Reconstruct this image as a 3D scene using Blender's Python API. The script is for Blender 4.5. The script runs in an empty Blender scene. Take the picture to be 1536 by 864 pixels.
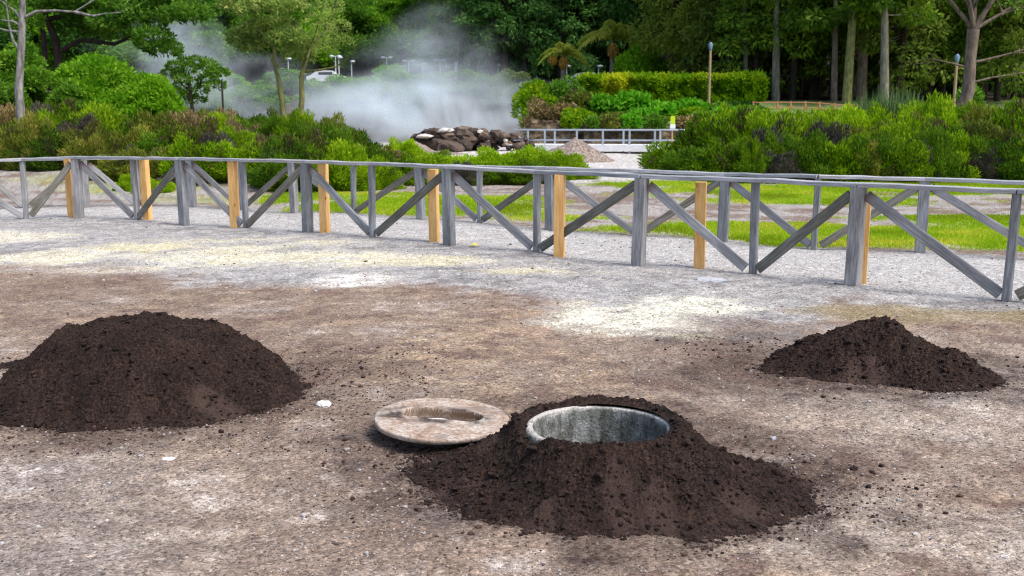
import bpy, bmesh, math, random
import numpy as np
from mathutils import Vector, Matrix

random.seed(7)
rng = np.random.default_rng(7)
S = bpy.context.scene
COL = S.collection

# ------------------------------------------------------------------ camera numbers
F = 1500.0                      # focal length in pixels of the 1536 px wide photograph
PITCH = math.atan(255.0 / F)
CAM = (0.0, 0.0, 1.65)
CP, SP = math.cos(PITCH), math.sin(PITCH)


def ray(u, v):
    xc, yc = (u - 768.0) / F, (432.0 - v) / F
    return xc, CP + yc * SP, -SP + yc * CP


def G(u, v, z=0.0):
    """where the sight line of a photo pixel meets the level z"""
    dx, dy, dz = ray(u, v)
    t = (z - CAM[2]) / dz
    return np.array([dx * t, dy * t, z])


def P(u, v, Y):
    """the point of that sight line at distance Y"""
    dx, dy, dz = ray(u, v)
    t = Y / dy
    return np.array([dx * t, Y, CAM[2] + dz * t])


def lin(r, g, b):
    def f(c):
        c /= 255.0
        return c / 12.92 if c <= 0.04045 else ((c + 0.055) / 1.055) ** 2.4
    return np.array([f(r), f(g), f(b)])


# ------------------------------------------------------------------ noise
_perm = np.random.default_rng(11).permutation(65536)
_val = np.random.default_rng(12).random(65536) * 2 - 1


def vnoise(x, y, seed=0):
    xi, yi = np.floor(x).astype(np.int64), np.floor(y).astype(np.int64)
    fx, fy = x - xi, y - yi
    fx, fy = fx * fx * fx * (fx * (fx * 6 - 15) + 10), fy * fy * fy * (fy * (fy * 6 - 15) + 10)

    def h(a, b):
        return _val[_perm[(_perm[(a + seed * 977) & 65535] + b) & 65535]]
    a, b, c, d = h(xi, yi), h(xi + 1, yi), h(xi, yi + 1), h(xi + 1, yi + 1)
    return (a * (1 - fx) + b * fx) * (1 - fy) + (c * (1 - fx) + d * fx) * fy


def fbm(x, y, octv=4, seed=0, gain=0.5):
    s, a, t = 0.0, 1.0, 0.0
    ca, sa = math.cos(0.6), math.sin(0.6)
    for i in range(octv):
        s = s + a * vnoise(x, y, seed + i)
        t += a
        a *= gain
        x, y = (x * ca - y * sa) * 2.03 + 5.1, (x * sa + y * ca) * 2.03 + 3.7
    return s / t


def sstep(a, b, x):
    t = np.clip((x - a) / (b - a), 0, 1)
    return t * t * (3 - 2 * t)


# ------------------------------------------------------------------ objects
def tag(o, label=None, cat=None, group=None, kind=None):
    if label: o['label'] = label
    if cat: o['category'] = cat
    if group: o['group'] = group
    if kind: o['kind'] = kind
    return o


def empty(name, loc=(0, 0, 0), rz=0.0):
    o = bpy.data.objects.new(name, None)
    o.empty_display_size = 0.2
    o.location = loc
    o.rotation_euler = (0, 0, rz)
    COL.objects.link(o)
    return o


def link(name, me, mat=None, parent=None, loc=(0, 0, 0)):
    o = bpy.data.objects.new(name, me)
    if mat is not None and not me.materials:
        me.materials.append(mat)
    o.location = loc
    COL.objects.link(o)
    if parent is not None:
        o.parent = parent
    return o


def dup(root, loc, rz=0.0, scale=(1, 1, 1), label=None, group=None):
    r = root.copy(); COL.objects.link(r)
    r.location = loc; r.rotation_euler = (0, 0, rz); r.scale = scale
    if label: r['label'] = label
    if group: r['group'] = group
    for ch in list(root.children):
        c = ch.copy(); COL.objects.link(c); c.parent = r
        for g in ch.children:
            d = g.copy(); COL.objects.link(d); d.parent = c
    return r


def npmesh(name, V, faces, smooth=False, attrs=None):
    """faces: (n,3) or (n,4) array, or a list of such arrays"""
    if not isinstance(faces, list):
        faces = [faces]
    me = bpy.data.meshes.new(name)
    V = np.asarray(V, dtype=np.float32)
    me.vertices.add(len(V))
    me.vertices.foreach_set('co', V.ravel())
    idx = np.concatenate([f.ravel() for f in faces]).astype(np.int32)
    tot = np.concatenate([np.full(len(f), f.shape[1]) for f in faces]).astype(np.int32)
    start = np.concatenate([[0], np.cumsum(tot)[:-1]]).astype(np.int32)
    me.loops.add(len(idx)); me.loops.foreach_set('vertex_index', idx)
    me.polygons.add(len(tot))
    me.polygons.foreach_set('loop_start', start)
    me.polygons.foreach_set('loop_total', tot)
    me.polygons.foreach_set('use_smooth', np.full(len(tot), smooth))
    me.update(calc_edges=True)
    for nm, (dom, typ, arr) in (attrs or {}).items():
        a = me.attributes.new(nm, typ, dom)
        if typ == 'FLOAT':
            a.data.foreach_set('value', np.asarray(arr, np.float32).ravel())
        else:
            a.data.foreach_set('color', np.asarray(arr, np.float32).ravel())
    return me


def bar_mesh(L, w, d, c=0.006, seg=1, wob=0.0, seed=0):
    """a sawn timber along +Z with chamfered edges"""
    pr = [(-w/2+c, -d/2), (w/2-c, -d/2), (w/2, -d/2+c), (w/2, d/2-c), (w/2-c, d/2), (-w/2+c, d/2), (-w/2, d/2-c), (-w/2, -d/2+c)]
    r = random.Random(seed)
    V, Fq = [], []
    for k in range(seg + 1):
        ox, oy = (r.uniform(-wob, wob), r.uniform(-wob, wob)) if 0 < k < seg else (0, 0)
        for x, y in pr:
            V.append((x + ox, y + oy, L * k / seg))
    for k in range(seg):
        for i in range(8):
            j = (i + 1) % 8
            Fq.append((k*8+i, k*8+j, k*8+8+j, k*8+8+i))
    me = bpy.data.meshes.new('timber')
    n = seg * 8
    me.from_pydata(V, [], Fq + [tuple(range(7, -1, -1)), tuple(range(n, n + 8))])
    return me


def bar(name, p0, p1, w, d, mat, parent=None, face=None, c=0.006, seg=1, wob=0.0, label=None):
    """timber from p0 to p1; 'face' is the direction of its w side's normal (depth d runs along it)"""
    p0, p1 = Vector(p0), Vector(p1)
    z = (p1 - p0); L = z.length; z.normalize()
    y = Vector(face) if face is not None else Vector((0, 1, 0))
    y = (y - z * y.dot(z))
    if y.length < 1e-4: y = Vector((1, 0, 0))
    y.normalize()
    x = y.cross(z)
    M = Matrix((x, y, z)).transposed().to_4x4()
    M.translation = p0
    me = bar_mesh(L, w, d, c, seg, wob, hash((round(p0.x, 2), round(p0.y, 2))) & 1023)
    o = link(name, me, mat, parent)
    if parent is not None:
        M = Matrix.Translation(-Vector(parent.location)) @ M
    o.matrix_local = M
    return o


def tube_arr(pts, rad, n=8, caps=True):
    pts = np.asarray(pts, float); rad = np.asarray(rad, float)
    V, Fq = [], []
    up = np.array([0.31, 0.17, 0.93])
    for i in range(len(pts)):
        t = pts[min(i + 1, len(pts) - 1)] - pts[max(i - 1, 0)]
        t /= (np.linalg.norm(t) + 1e-9)
        ref = up if abs(t @ up) < 0.95 else np.array([1.0, 0, 0])
        a = np.cross(t, ref); a /= np.linalg.norm(a); b = np.cross(t, a)
        ang = np.arange(n) * 2 * math.pi / n
        V.append(pts[i] + rad[i] * (np.cos(ang)[:, None] * a + np.sin(ang)[:, None] * b))
    for k in range(len(pts) - 1):
        for i in range(n):
            j = (i + 1) % n
            Fq.append((k*n+i, k*n+j, (k+1)*n+j, (k+1)*n+i))
    return np.concatenate(V), np.array(Fq)


class Acc:
    """collects arrays into one mesh"""
    def __init__(self): self.V, self.Fs, self.n, self.a = [], [], 0, []

    def add(self, V, Fq, val=None):
        V = np.asarray(V, float); Fq = np.asarray(Fq)
        self.V.append(V); self.Fs.append(Fq + self.n); self.n += len(V)
        self.a.append(np.full(len(Fq), random.random() if val is None else val))

    def tube(self, pts, rad, n=8): self.add(*tube_arr(pts, rad, n))

    def box(self, c, s, rz=0.0):
        c = np.array(c, float); h = np.array(s, float) / 2
        v = np.array([(-1,-1,-1),(1,-1,-1),(1,1,-1),(-1,1,-1),(-1,-1,1),(1,-1,1),(1,1,1),(-1,1,1)]) * h
        ca, sa = math.cos(rz), math.sin(rz)
        v = np.stack([v[:, 0]*ca - v[:, 1]*sa, v[:, 0]*sa + v[:, 1]*ca, v[:, 2]], 1) + c
        self.add(v, np.array([(0,3,2,1),(4,5,6,7),(0,1,5,4),(1,2,6,5),(2,3,7,6),(3,0,4,7)]))

    def build(self, name, mat, parent=None, smooth=False, loc=(0, 0, 0)):
        me = npmesh(name, np.concatenate(self.V), self.Fs, smooth, {'rnd': ('FACE', 'FLOAT', np.concatenate(self.a))})
        return link(name, me, mat, parent, loc)


_ico = {}
def ico(sub):
    if sub not in _ico:
        bm = bmesh.new(); bmesh.ops.create_icosphere(bm, subdivisions=sub, radius=1.0)
        bm.verts.ensure_lookup_table()
        _ico[sub] = (np.array([v.co[:] for v in bm.verts]), np.array([[v.index for v in f.verts] for f in bm.faces]))
        bm.free()
    return _ico[sub]


def many_lumps(C, R, sub=1, rough=0.3, flat=0.7):
    """many small irregular stones or clods at centres C with radii R -> verts, faces, per-face random"""
    v0, f0 = ico(sub)
    n, m = len(C), len(v0)
    sc = np.stack([rng.uniform(.75, 1.25, n), rng.uniform(.75, 1.25, n), rng.uniform(.6, 1.0, n) * flat], 1) * R[:, None]
    a = rng.uniform(0, 6.28, n)
    v = v0[None] * (1 + rng.uniform(-rough, rough, (n, m, 1))) * sc[:, None]
    x = v[..., 0] * np.cos(a)[:, None] - v[..., 1] * np.sin(a)[:, None]
    y = v[..., 0] * np.sin(a)[:, None] + v[..., 1] * np.cos(a)[:, None]
    v = np.stack([x, y, v[..., 2]], -1) + C[:, None]
    f = f0[None] + (np.arange(n) * m)[:, None, None]
    return v.reshape(-1, 3), f.reshape(-1, 3), np.repeat(rng.random(n), len(f0))


# ------------------------------------------------------------------ materials
def newmat(name):
    m = bpy.data.materials.new(name); m.use_nodes = True
    nt = m.node_tree
    b = nt.nodes['Principled BSDF']
    b.inputs['Specular IOR Level'].default_value = 0.25
    return m, nt, b


def node(nt, t, **kw):
    n = nt.nodes.new(t)
    for k, v in kw.items():
        if k in n.inputs.keys(): n.inputs[k].default_value = v
        else: setattr(n, k, v)
    return n


def ramp(nt, stops, interp='LINEAR'):
    r = nt.nodes.new('ShaderNodeValToRGB')
    r.color_ramp.interpolation = interp
    e = r.color_ramp.elements
    while len(e) > 1: e.remove(e[-1])
    e[0].position, e[0].color = stops[0][0], (*stops[0][1], 1)
    for p, c in stops[1:]:
        x = e.new(p); x.color = (*c, 1)
    return r


def mixc(nt, a, b, fac, mode='MIX'):
    m = nt.nodes.new('ShaderNodeMix'); m.data_type = 'RGBA'; m.blend_type = mode
    for s, v in ((0, fac), (6, a), (7, b)):
        if hasattr(v, 'links'): nt.links.new(v, m.inputs[s])
        elif s == 0: m.inputs[s].default_value = v
        else: m.inputs[s].default_value = (*v, 1)
    return m.outputs[2]


def math_(nt, op, a, b=0.0):
    m = nt.nodes.new('ShaderNodeMath'); m.operation = op
    for i, v in ((0, a), (1, b)):
        if hasattr(v, 'links'): nt.links.new(v, m.inputs[i])
        else: m.inputs[i].default_value = v
    return m.outputs[0]


def coords(nt, scale=(1, 1, 1), kind='Object', offset_by_object=False):
    tc = nt.nodes.new('ShaderNodeTexCoord'); mp = nt.nodes.new('ShaderNodeMapping')
    mp.inputs['Scale'].default_value = scale
    nt.links.new(tc.outputs[kind], mp.inputs['Vector'])
    if offset_by_object:
        oi = nt.nodes.new('ShaderNodeObjectInfo')
        va = nt.nodes.new('ShaderNodeVectorMath'); va.operation = 'SCALE'
        va.inputs[0].default_value = (37.0, 53.0, 71.0)
        nt.links.new(oi.outputs['Random'], va.inputs['Scale'])
        nt.links.new(va.outputs[0], mp.inputs['Location'])
    return mp.outputs[0]


def noise(nt, vec, scale, detail=4.0, rough=0.55):
    n = node(nt, 'ShaderNodeTexNoise', Scale=scale, Detail=detail, Roughness=rough)
    nt.links.new(vec, n.inputs['Vector'])
    return n.outputs['Fac']


def bump(nt, b, h, strength=0.4, dist=0.01, prev=None):
    n = node(nt, 'ShaderNodeBump', Strength=strength, Distance=dist)
    nt.links.new(h, n.inputs['Height'])
    if prev is not None: nt.links.new(prev, n.inputs['Normal'])
    nt.links.new(n.outputs[0], b.inputs['Normal'])
    return n.outputs[0]


def plain(name, col, rough=0.7, metal=0.0, var=0.15, nscale=6.0):
    m, nt, b = newmat(name)
    n = noise(nt, coords(nt), nscale, 5.0)
    r = ramp(nt, [(0.3, tuple(np.array(col) * (1 - var))), (0.7, tuple(np.minimum(1, np.array(col) * (1 + var))))])
    nt.links.new(n, r.inputs[0]); nt.links.new(r.outputs[0], b.inputs['Base Color'])
    b.inputs['Roughness'].default_value = rough; b.inputs['Metallic'].default_value = metal
    bump(nt, b, n, 0.15, 0.01)
    return m


def timber(name, c0, c1, c2, stain, knots=0.0, base_stain=None):
    """weathered or fresh sawn wood, grain along the object's Z"""
    m, nt, b = newmat(name)
    vec = coords(nt, (1, 1, 0.07), offset_by_object=True)
    g = noise(nt, vec, 55.0, 6.0, 0.65)
    g2 = noise(nt, coords(nt, (1, 1, 0.35), offset_by_object=True), 7.0, 4.0)
    r = ramp(nt, [(0.25, c0), (0.5, c1), (0.78, c2)])
    nt.links.new(g, r.inputs[0])
    k = ramp(nt, [(0.38, (1, 1, 1)), (0.62, stain)])
    nt.links.new(g2, k.inputs[0])
    col = mixc(nt, r.outputs[0], k.outputs[0], 0.8, 'MULTIPLY')
    oi = nt.nodes.new('ShaderNodeObjectInfo')
    tint = ramp(nt, [(0.0, (0.78, 0.80, 0.80)), (0.5, (1, 1, 1)), (1.0, (1.12, 1.06, 1.0))])
    nt.links.new(oi.outputs['Random'], tint.inputs[0])
    col = mixc(nt, col, tint.outputs[0], 1.0, 'MULTIPLY')
    if knots:
        v = node(nt, 'ShaderNodeTexVoronoi', Scale=knots)
        nt.links.new(coords(nt, (1, 1, 0.5), offset_by_object=True), v.inputs['Vector'])
        kr = ramp(nt, [(0.03, (0.25, 0.13, 0.05)), (0.09, (1, 1, 1))])
        nt.links.new(v.outputs['Distance'], kr.inputs[0])
        col = mixc(nt, col, kr.outputs[0], 0.85, 'MULTIPLY')
    if base_stain:
        tc = nt.nodes.new('ShaderNodeTexCoord'); sx = nt.nodes.new('ShaderNodeSeparateXYZ')
        nt.links.new(tc.outputs['Object'], sx.inputs[0])
        zz = math_(nt, 'ADD', sx.outputs[2], math_(nt, 'MULTIPLY', g2, 0.10))
        sr = ramp(nt, [(0.06, (1, 1, 1)), (0.16, (0, 0, 0))])
        nt.links.new(zz, sr.inputs[0])
        col = mixc(nt, col, base_stain, math_(nt, 'MULTIPLY', sr.outputs[0], 0.8))
    ck = noise(nt, coords(nt, (1, 1, 0.03), offset_by_object=True), 90.0, 3.0, 0.7)
    cr = ramp(nt, [(0.30, (0.35, 0.33, 0.31)), (0.38, (1, 1, 1))]); nt.links.new(ck, cr.inputs[0])
    col = mixc(nt, col, cr.outputs[0], 0.8, 'MULTIPLY')
    nt.links.new(col, b.inputs['Base Color'])
    b.inputs['Roughness'].default_value = 0.75
    bump(nt, b, g, 0.35, 0.004)
    return m


def leafy(name, c0, c1, c2, trans=0.3, spread=0.15, dead=None):
    """foliage: each leaf its own tone, each plant its own tint"""
    m, nt, b = newmat(name)
    a = node(nt, 'ShaderNodeAttribute', attribute_name='rnd')
    st = [(0.0, c0), (0.5, c1), (1.0, c2)] if dead is None else [(0.0, dead), (0.05, dead), (0.14, c0), (0.5, c1), (1.0, c2)]
    r = ramp(nt, st)
    nt.links.new(a.outputs['Fac'], r.inputs[0])
    oi = nt.nodes.new('ShaderNodeObjectInfo')
    t = ramp(nt, [(0.0, (1 - spread*1.2, 1 - spread, 1 - spread)), (0.5, (1, 1, 1)), (1.0, (1 + spread*1.4, 1 + spread, 1.0))])
    nt.links.new(oi.outputs['Random'], t.inputs[0])
    col = mixc(nt, r.outputs[0], t.outputs[0], 1.0, 'MULTIPLY')
    nt.links.new(col, b.inputs['Base Color'])
    b.inputs['Roughness'].default_value = 0.6; b.inputs['Specular IOR Level'].default_value = 0.12
    tr = nt.nodes.new('ShaderNodeBsdfTranslucent'); nt.links.new(col, tr.inputs[0])
    mx = nt.nodes.new('ShaderNodeMixShader'); mx.inputs[0].default_value = trans
    nt.links.new(b.outputs[0], mx.inputs[1]); nt.links.new(tr.outputs[0], mx.inputs[2])
    nt.links.new(mx.outputs[0], nt.nodes['Material Output'].inputs[0])
    return m


def bark(name, c0, c1, sc=14.0):
    m, nt, b = newmat(name)
    n = noise(nt, coords(nt, (1, 1, 0.3)), sc, 6.0, 0.65)
    r = ramp(nt, [(0.35, c0), (0.65, c1)])
    nt.links.new(n, r.inputs[0]); nt.links.new(r.outputs[0], b.inputs['Base Color'])
    b.inputs['Roughness'].default_value = 0.9
    bump(nt, b, n, 0.6, 0.02)
    return m


def tone(name, stops, rough=0.85, bsc=40.0, bst=0.3, bd=0.01):
    """stones, clods: face attribute 'rnd' picks the tone"""
    m, nt, b = newmat(name)
    a = node(nt, 'ShaderNodeAttribute', attribute_name='rnd')
    r = ramp(nt, stops); nt.links.new(a.outputs['Fac'], r.inputs[0])
    n = noise(nt, coords(nt), bsc, 4.0)
    rr = ramp(nt, [(0.3, (0.7, 0.7, 0.7)), (0.7, (1.25, 1.25, 1.25))]); nt.links.new(n, rr.inputs[0])
    nt.links.new(mixc(nt, r.outputs[0], rr.outputs[0], 1.0, 'MULTIPLY'), b.inputs['Base Color'])
    b.inputs['Roughness'].default_value = rough
    bump(nt, b, n, bst, bd)
    return m


# ------------------------------------------------------------------ world, sun, camera
w = bpy.data.worlds.new("World"); S.world = w; w.use_nodes = True
SUN_EL, SUN_AZ = math.radians(57), math.radians(122)       # azimuth measured from +Y (away from the camera) towards +X
nt = w.node_tree
sky = nt.nodes.new('ShaderNodeTexSky'); sky.sky_type = 'NISHITA'; sky.sun_disc = False
sky.sun_elevation = SUN_EL; sky.sun_rotation = SUN_AZ
sky.air_density = 1.0; sky.dust_density = 3.0; sky.ozone_density = 1.0
bg = nt.nodes['Background']; bg.inputs[1].default_value = 0.15
nt.links.new(sky.outputs[0], bg.inputs[0])

sl = bpy.data.lights.new('sun', 'SUN'); sl.energy = 2.35; sl.angle = math.radians(22); sl.color = (1.0, 0.965, 0.91)
so = bpy.data.objects.new('sun', sl); COL.objects.link(so)
d = Vector((math.sin(SUN_AZ) * math.cos(SUN_EL), math.cos(SUN_AZ) * math.cos(SUN_EL), math.sin(SUN_EL)))
so.rotation_euler = d.to_track_quat('Z', 'Y').to_euler(); so.location = d * 80

cd = bpy.data.cameras.new('camera'); co = bpy.data.objects.new('camera', cd); COL.objects.link(co)
cd.sensor_width = 36.0; cd.lens = F / 1536.0 * 36.0; cd.clip_end = 3000; cd.clip_start = 0.05
co.location = CAM; co.rotation_euler = (math.pi / 2 - PITCH, 0, 0)
cd.dof.use_dof = True; cd.dof.focus_distance = 5.6; cd.dof.aperture_fstop = 5.6
S.camera = co
S.view_settings.view_transform = 'Standard'; S.view_settings.look = 'None'
S.view_settings.exposure = 0.55; S.view_settings.gamma = 1.0; S.view_settings.use_curve_mapping = False
S.cycles.use_denoising = True; S.cycles.denoiser = 'OPENIMAGEDENOISE'; S.cycles.denoising_prefilter = 'NONE'; S.cycles.denoising_input_passes = 'RGB_ALBEDO_NORMAL'
S.cycles.pixel_filter_type = 'BLACKMAN_HARRIS'; S.cycles.filter_width = 1.15
S.cycles.sample_clamp_indirect = 6.0
S.cycles.volume_bounces = 10
S.cycles.max_bounces = 18
S.cycles.diffuse_bounces = 4
S.cycles.glossy_bounces = 3
S.cycles.transmission_bounces = 6
S.cycles.transparent_max_bounces = 8
# ================================================================== the lie of the land
NEAR = [(-230, 340, 246, 1), (-80, 333, 241, 1), (40, 328, 237, 0), (120, 327, 234, 1), (205, 330, 235, 0), (275, 338, 236, 1), (368, 342, 238, 0), (462, 352, 240, 1),
        (560, 361, 243, 0), (673, 373, 248, 1), (805, 383, 255, 0), (960, 402, 261, 1), (1128, 411, 267, 0),
        (1280, 429, 274, 1), (1512, 452, 283, 0), (1790, 474, 295, 1)]
FAR = [(-130, 318, 241, 0), (-40, 316, 240, 1), (40, 312, 238, 0), (130, 311, 236, 1), (208, 309, 236, 0), (288, 311, 236, 1), (363, 315, 238, 0), (441, 323, 240, 1),
       (532, 326, 243, 0), (630, 335, 246, 1), (720, 340, 248, 0), (824, 351, 250, 1), (957, 357, 254, 0), (1085, 363, 259, 1),
       (1222, 375, 262, 0), (1380, 379, 266, 1), (1580, 392, 273, 0), (1790, 404, 281, 1)]
nearL = np.array([G(u, v) for u, v, _, _ in NEAR]); farL = np.array([G(u, v) for u, v, _, _ in FAR])


def y_near(x): return np.interp(x, nearL[:, 0], nearL[:, 1])
def y_far(x): return np.interp(x, farL[:, 0], farL[:, 1])


bnd = np.array([G(u, v) for u, v in [(-150, 392), (0, 396), (150, 402), (300, 424), (450, 432), (600, 430), (750, 448), (850, 472), (1000, 500), (1150, 482), (1300, 470), (1536, 478), (1800, 500)]])
def y_bnd(x): return np.interp(x, bnd[:, 0], bnd[:, 1])


def H(x, y):
    """height of the ground"""
    x, y = np.asarray(x, float), np.asarray(y, float)
    s = x / np.maximum(y, 1.0)
    c = np.interp(y, [0, 66, 78, 95, 118], [0, 0.25, 2.2, 4.2, 4.6])
    bk = np.interp(y, [0, 49.2, 50.2, 60, 85, 95, 118], [0, 0.1, 1.45, 2.2, 4.0, 4.3, 4.6])
    r = np.interp(y, [0, 36, 60, 100, 118], [0, 0.0, 2.6, 4.2, 4.6])
    l = np.interp(y, [0, 21, 34, 70, 95, 118], [0, 0.0, 0.65, 1.5, 4.2, 4.6])
    wl = sstep(-0.16, -0.28, s); wb = sstep(0.03, 0.055, s) * (1 - sstep(0.17, 0.23, s)); wr = sstep(0.17, 0.23, s)
    h = c * (1 - wl - wb - wr) + l * wl + bk * wb + r * wr
    h = h + np.clip(y - 118, 0, 110) * 0.42
    far = sstep(16, 40, y)
    h = h + fbm(x * 0.35, y * 0.35, 3, 40) * (0.012 + 0.10 * far)
    return h


HOLE = G(900, 637, 0.27); HOLE[2] = 0.0
HR = 0.305
LIDC = G(661, 628, 0.10)

# ---- grass patches beyond the far fence: (u, v, half width m, half depth m, amount)
GR = [(640, 312, 2.8, 2.1, 1.3), (480, 300, 1.9, 1.7, .9), (740, 318, 1.8, 1.4, 1.2), (830, 330, 1.2, 1.0, .7), (1150, 285, 3.8, 2.6, 1.2), (1400, 278, 5.0, 3.4, 1.3), (1330, 352, 2.7, 1.4, 1.25),
      (1480, 350, 2.2, 1.7, 1.2), (1120, 352, 1.2, .7, .7), (415, 268, 1.0, 1.6, 1.0), (1240, 300, 3.0, 1.5, .9), (230, 286, 2.2, 1.8, .8), (150, 280, 2.5, 1.6, .45), (330, 300, 1.4, 1.0, .55), (560, 326, 1.8, .8, .9), (1150, 342, 2.4, .9, 1.15), (980, 346, 1.1, .6, .9), (1250, 362, 2.2, .8, 1.1), (1600, 340, 3, 2.5, 1.2), (1010, 280, 2.2, 1.6, .8), (930, 350, .8, .35, .6)]
TRACK = [(1150, 317, 3.0, .7), (1350, 320, 2.4, .5), (920, 318, 1.6, 1.4), (1500, 322, 1.2, .35)]


def ell(x, y, c, rx, ry):
    return np.sqrt(((x - c[0]) / rx) ** 2 + ((y - c[1]) / ry) ** 2)


def grass_amount(x, y):
    n = fbm(x * 1.1, y * 0.9, 5, 60, 0.6)
    g = np.zeros_like(x)
    for u, v, rx, ry, a in GR:
        g = np.maximum(g, a * sstep(1.2, 0.45, ell(x, y, G(u, v), rx, ry) + 0.65 * n))
    for u, v, rx, ry in TRACK:
        g = g * (1 - sstep(1.1, 0.6, ell(x, y, G(u, v), rx, ry) + 0.5 * n) * 0.9)
    g = g * sstep(-0.15, 0.35, y - y_far(x) + 0.5 * fbm(x * 2, y * 2, 3, 63))
    # lawn in front of the wood on the right, rough ground under the thickets
    lawn = sstep(33, 37, y) * sstep(0.1, 0.2, x / np.maximum(y, 1))
    return np.clip(np.maximum(g, lawn), 0, 1)


def soil_stain(x, y):
    """how much dark soil has been trodden or spilt round the heaps"""
    n = fbm(x * 3, y * 3, 5, 70, 0.6)
    m = np.zeros_like(x)
    for c, rx, ry, a in ((G(890, 700), 1.25, 1.0, 1.0), (G(230, 588), 1.12, 1.0, 1.0), (G(1310, 560), 1.35, .75, .9), (G(1130, 515), .75, .6, .75), (G(640, 668), .6, .35, .8), (G(510, 560), .55, .3, .5),
                     (G(1160, 700), .6, .5, .5), (G(560, 610), .5, .5, .35)):
        m = np.maximum(m, a * sstep(1.3, 0.7, ell(x, y, c, rx, ry) + 0.55 * n))
    return np.clip(m, 0, 1)


def ground_colour(x, y):
    n0 = fbm(x * 0.45, y * 0.45, 4, 1)
    n1 = fbm(x * 1.3, y * 1.6, 5, 5, 0.6)
    n2 = fbm(x * 6, y * 7, 5, 9, 0.6)
    n3 = fbm(x * 26, y * 30, 4, 14, 0.65)
    def L(a, b, t): return a + (b - a) * np.clip(t, 0, 1)[..., None]
    brown, rose, tan = lin(133, 114, 99), lin(150, 133, 119), lin(166, 145, 122)
    grey, pale, white = lin(150, 149, 151), lin(196, 192, 190), lin(226, 222, 218)
    c = L(np.broadcast_to(brown, x.shape + (3,)), rose, 0.5 + 1.3 * n1)
    c = L(c, tan, sstep(0.0, 0.45, n2 * 0.7 + n0 * 0.6) * 0.75)
    # right hand side is paler, lower left corner greyer
    c = L(c, lin(174, 161, 148), sstep(0.0, 1.6, x - 0.15 * (y - 4)) * sstep(8.5, 6.0, y) * (0.55 + 0.9 * n1))
    c = L(c, lin(146, 140, 136), sstep(-0.6, -1.8, x + 0.35 * (y - 4) + 0.9 * n1) * sstep(5.6, 4.4, y) * 0.5)
    c = L(c, pale, sstep(0.16, 0.5, n1 * 0.7 + n2 * 0.45) * 0.3)
    c = L(c, white, sstep(0.42, 0.62, n1 * 0.55 + n2 * 0.6) * 0.2)
    c = L(c, lin(120, 98, 88), sstep(0.10, 0.40, -n1 * 0.5 - n2 * 0.6) * 0.7)
    # grey grit in front of the fence
    t = sstep(-0.55, 0.65, y - y_bnd(x) + 1.1 * n1 + 0.35 * n2)
    g = L(np.broadcast_to(lin(152, 150, 148), x.shape + (3,)), lin(176, 173, 170), 0.5 + 1.2 * n2)
    g = L(g, lin(122, 119, 118), sstep(0.08, 0.45, n1 * 0.7 - n2 * 0.5) * 0.55)
    c = L(c, g, t)
    # olive crust in front of the right end of the fence
    c = L(c, lin(150, 136, 104), sstep(1.1, 0.4, ell(x, y, G(1380, 470), 1.5, .45) + 0.7 * n1) * 0.75)
    # sulphur crusts
    for u, v, rx, ry, a, col in ((350, 378, 1.9, 1.25, 1.0, (212, 207, 188)), (430, 390, 1.4, 1.0, 1.0, (214, 210, 196)), (525, 425, .62, .42, 1.0, (228, 226, 218)), (65, 384, 1.1, .8, .9, (222, 218, 208)), (20, 355, .9, .8, .8, (218, 214, 206)),
                                 (620, 397, 1.2, .5, .85, (212, 206, 184)), (800, 411, .95, .28, .8, (208, 200, 176)), (925, 484, .6, .75, 1.0, (222, 218, 200)), (1068, 460, .62, .42, .95, (226, 223, 204)), (985, 498, .5, .35, .9, (222, 217, 200)),
                                 (150, 405, 1.0, .3, .6, (214, 206, 200)), (240, 372, 1.2, .5, .8, (210, 203, 178)), (1040, 505, .35, .14, .8, (214, 205, 176))):
        e = ell(x, y, G(u, v), rx, ry) + 0.85 * n1 + 0.55 * n2 + 0.2 * n3
        c = L(c, lin(*col), a * sstep(1.1, 0.45, e) * np.clip(.78 + .8 * n2 + .5 * fbm(x * 3.5, y * 5.5, 5, 36, .6), 0, 1))
        c = L(c, lin(222, 212, 160), a * sstep(0.75, 0.3, e + 0.7 * fbm(x * 2.2, y * 3, 4, 33)) * 0.34 * (v < 420))
    # trodden path between the fences
    t = sstep(-0.12, 0.12, y - y_near(x) + 0.12 * n2 - 0.05)
    p = L(np.broadcast_to(lin(194, 192, 189), x.shape + (3,)), lin(168, 166, 164), 0.45 + 1.1 * n2)
    p = L(p, lin(146, 143, 140), sstep(-0.5, 0.3, y - y_far(x) + 0.4 * n1) * 0.55)
    c = L(c, p, t)
    # beyond the second fence: grey sand, brown track, grass
    t = sstep(-0.1, 0.5, y - y_far(x) + 0.4 * n1)
    q = L(np.broadcast_to(lin(166, 160, 155), x.shape + (3,)), lin(128, 111, 99), sstep(-0.15, 0.35, n1 + 0.4 * n2))
    q = L(q, lin(196, 194, 193), sstep(1.1, 0.6, ell(x, y, G(930, 262), 3.0, 6.0) + 0.4 * n1))
    q = L(q, lin(120, 98, 90), sstep(1.1, 0.5, ell(x, y, G(870, 302), 1.7, 1.1) + 0.6 * n1) * 0.8)
    c = L(c, q, t)
    c = L(c, lin(206, 202, 198), sstep(28, 36, y) * sstep(0.22, 0.13, np.abs(x / np.maximum(y, 1) - 0.02)) * 0.85)
    g = grass_amount(x, y)
    gc = L(np.broadcast_to(lin(126, 154, 36), x.shape + (3,)), lin(172, 168, 74), 0.35 + 1.5 * n2)
    gc = L(gc, lin(96, 128, 34), sstep(30, 36, y))
    c = L(c, gc, g * (0.8 + 0.4 * n2))
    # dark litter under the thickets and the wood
    yl = 22.3 + 6.0 * sstep(-8.8, -11.0, x)
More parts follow.
